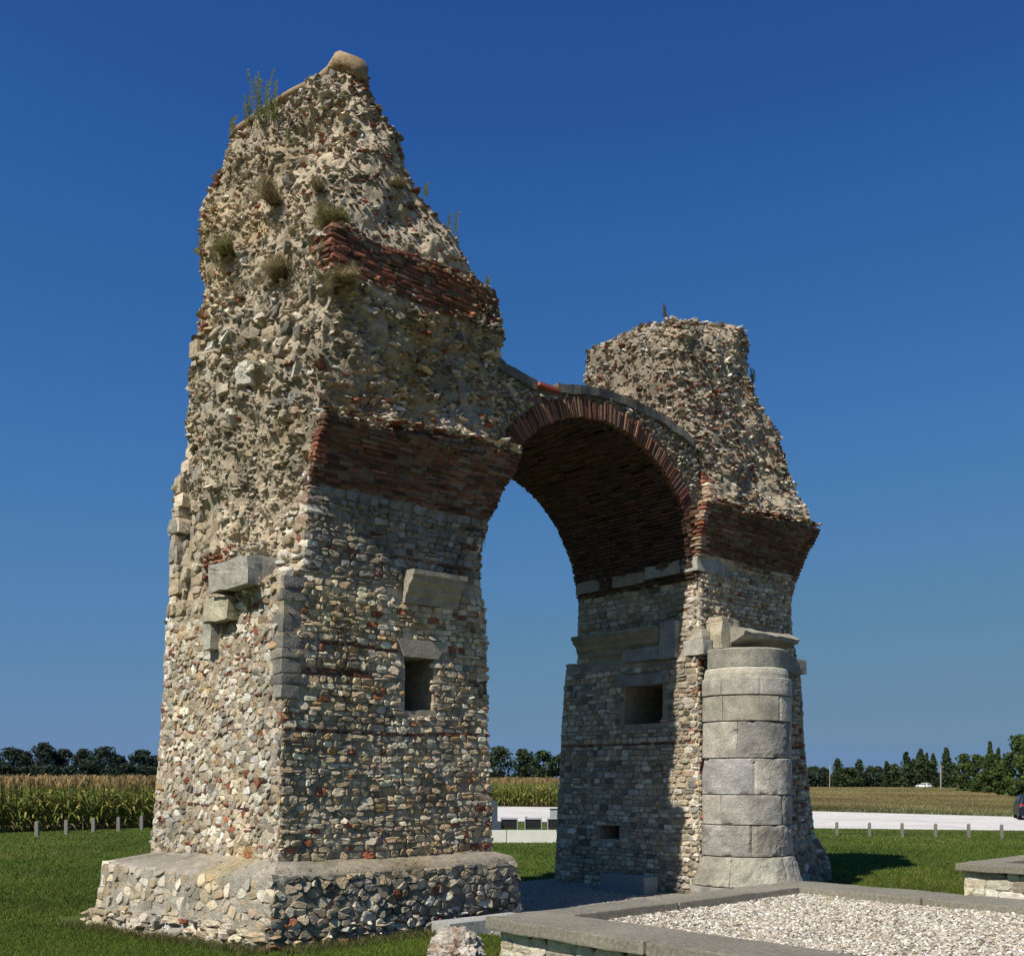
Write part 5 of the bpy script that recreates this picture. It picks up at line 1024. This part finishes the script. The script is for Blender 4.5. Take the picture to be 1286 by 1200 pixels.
tuft(ons(L, 0, .62, 11.4), .2, .22, 300, DRY, 'small tuft in the rubble near the upper right slope of the taller pier', droop=.8)
for i_, (px_, py_, w_, h_, d_, c_) in enumerate([(314, 480, .40, .34, .05, (.52,.49,.43)), (252, 470, .2, .42, .04, (.42,.39,.33)), (262, 520, .3, .2, .1, (.36,.33,.27)), (292, 498, .34, .16, .08, (.40,.36,.28)), (218, 655, .3, .22, .05, (.26,.25,.21)), (216, 690, .2, .32, .05, (.34,.32,.27)), (375, 470, .26, .22, .06, (.40,.37,.30))]):
    q_ = on_left(px_, py_); mb = MB(); block(mb, (q_[0] - d_ * .5, q_[1] - w_ / 2, q_[2] - h_ / 2), (q_[0] + .3, q_[1] + w_ / 2, q_[2] + h_ / 2), c_, .05, .5, 6, k=400 + i_, roll=random.uniform(-.2, .2), yaw=random.uniform(-.15, .15)); mb.build('embedded_slab', M_BLK, pierL)
def weed(pos, h_, label, n=1, cols=GRN, wd=.016):
    r = np.random.default_rng(int(pos[2] * 77 + pos[0] * 13)); m = MB()
    for k in range(n):
        bx, by = r.normal(0, .05, 2); H = h_ * r.uniform(.7, 1); lx = r.normal(0, .12) * H; V = []
        for i in range(7):
            t = i / 6; V += [(bx + lx * t * t - .006, by, H * t), (bx + lx * t * t + .006, by, H * t)]
        m.add(np.array(V), [np.array([[2 * i, 2 * i + 1, 2 * i + 3, 2 * i + 2] for i in range(6)])], (.14,.14,.06))
        q = 70; t = r.uniform(.15, 1, q); a = r.uniform(0, 6.28, q); l = .07 * (1.2 - t * .7); P = np.stack([bx + lx * t * t, by + 0 * t, H * t], 1); D = np.stack([np.cos(a), np.sin(a), .6 + 0 * a], 1) * l[:, None]; Sd = np.stack([-np.sin(a), np.cos(a), a * 0], 1) * .008
        V = np.stack([P - Sd, P + D * .5 - Sd, P + D, P + D * .5 + Sd], 1); c = np.array(cols)[r.integers(0, len(cols), q)] * r.uniform(.8, 1.3, (q, 1)); m.add(V.reshape(-1, 3), [np.arange(4 * q).reshape(-1, 4)], np.repeat(c, 4, 0))
    o = m.build('weed_stalk', M_LEAF); o.location = uvw(*pos); tag(o, label, 'weed', 'plants growing on the ruin')
WG = [(.18,.23,.10), (.24,.26,.12)]
weed((.98, 2.95, 13.1), .75, 'tall green weeds left of the highest weed cluster on the pier top', 3, WG)
weed((1.05, 2.55, 12.95), 1.0, 'tallest cluster of green weeds on the sloping top of the left pier', 6, WG)
weed((1.1, 2.2, 12.8), .8, 'thick green weeds just right of the tallest cluster on the pier top', 5, WG)
weed((.92, 3.35, 13.1), .45, 'short sprig at the left end of the pier top', 2, WG)
weed((1.25, 1.9, 12.0), .8, 'green weeds on the face below the capping of the taller pier', 4, WG)
weed((2.62, .05, 11.3), .3, 'thin sprig highest on the right slope of the taller pier', 1, WG)
weed((3.05, .05, 10.82), .5, 'tall blue green sprig midway down the right slope', 2, WG)
weed((3.3, .1, 10.55), .4, 'green sprig lower on the right slope above the brick band', 1, WG)
weed((3.72, 0, 10.2), .25, 'tiny sprig at the right end of the brick band', 1, WG)
weed((11.9, .6, 10.9), .45, 'dark weed on the right side of the lower pier', 3, [(.07,.09,.03)])
weed((9.95, 1.5, 12.05), .45, 'bare thin twigs on top of the lower pier', 2, [(.16,.12,.06)])
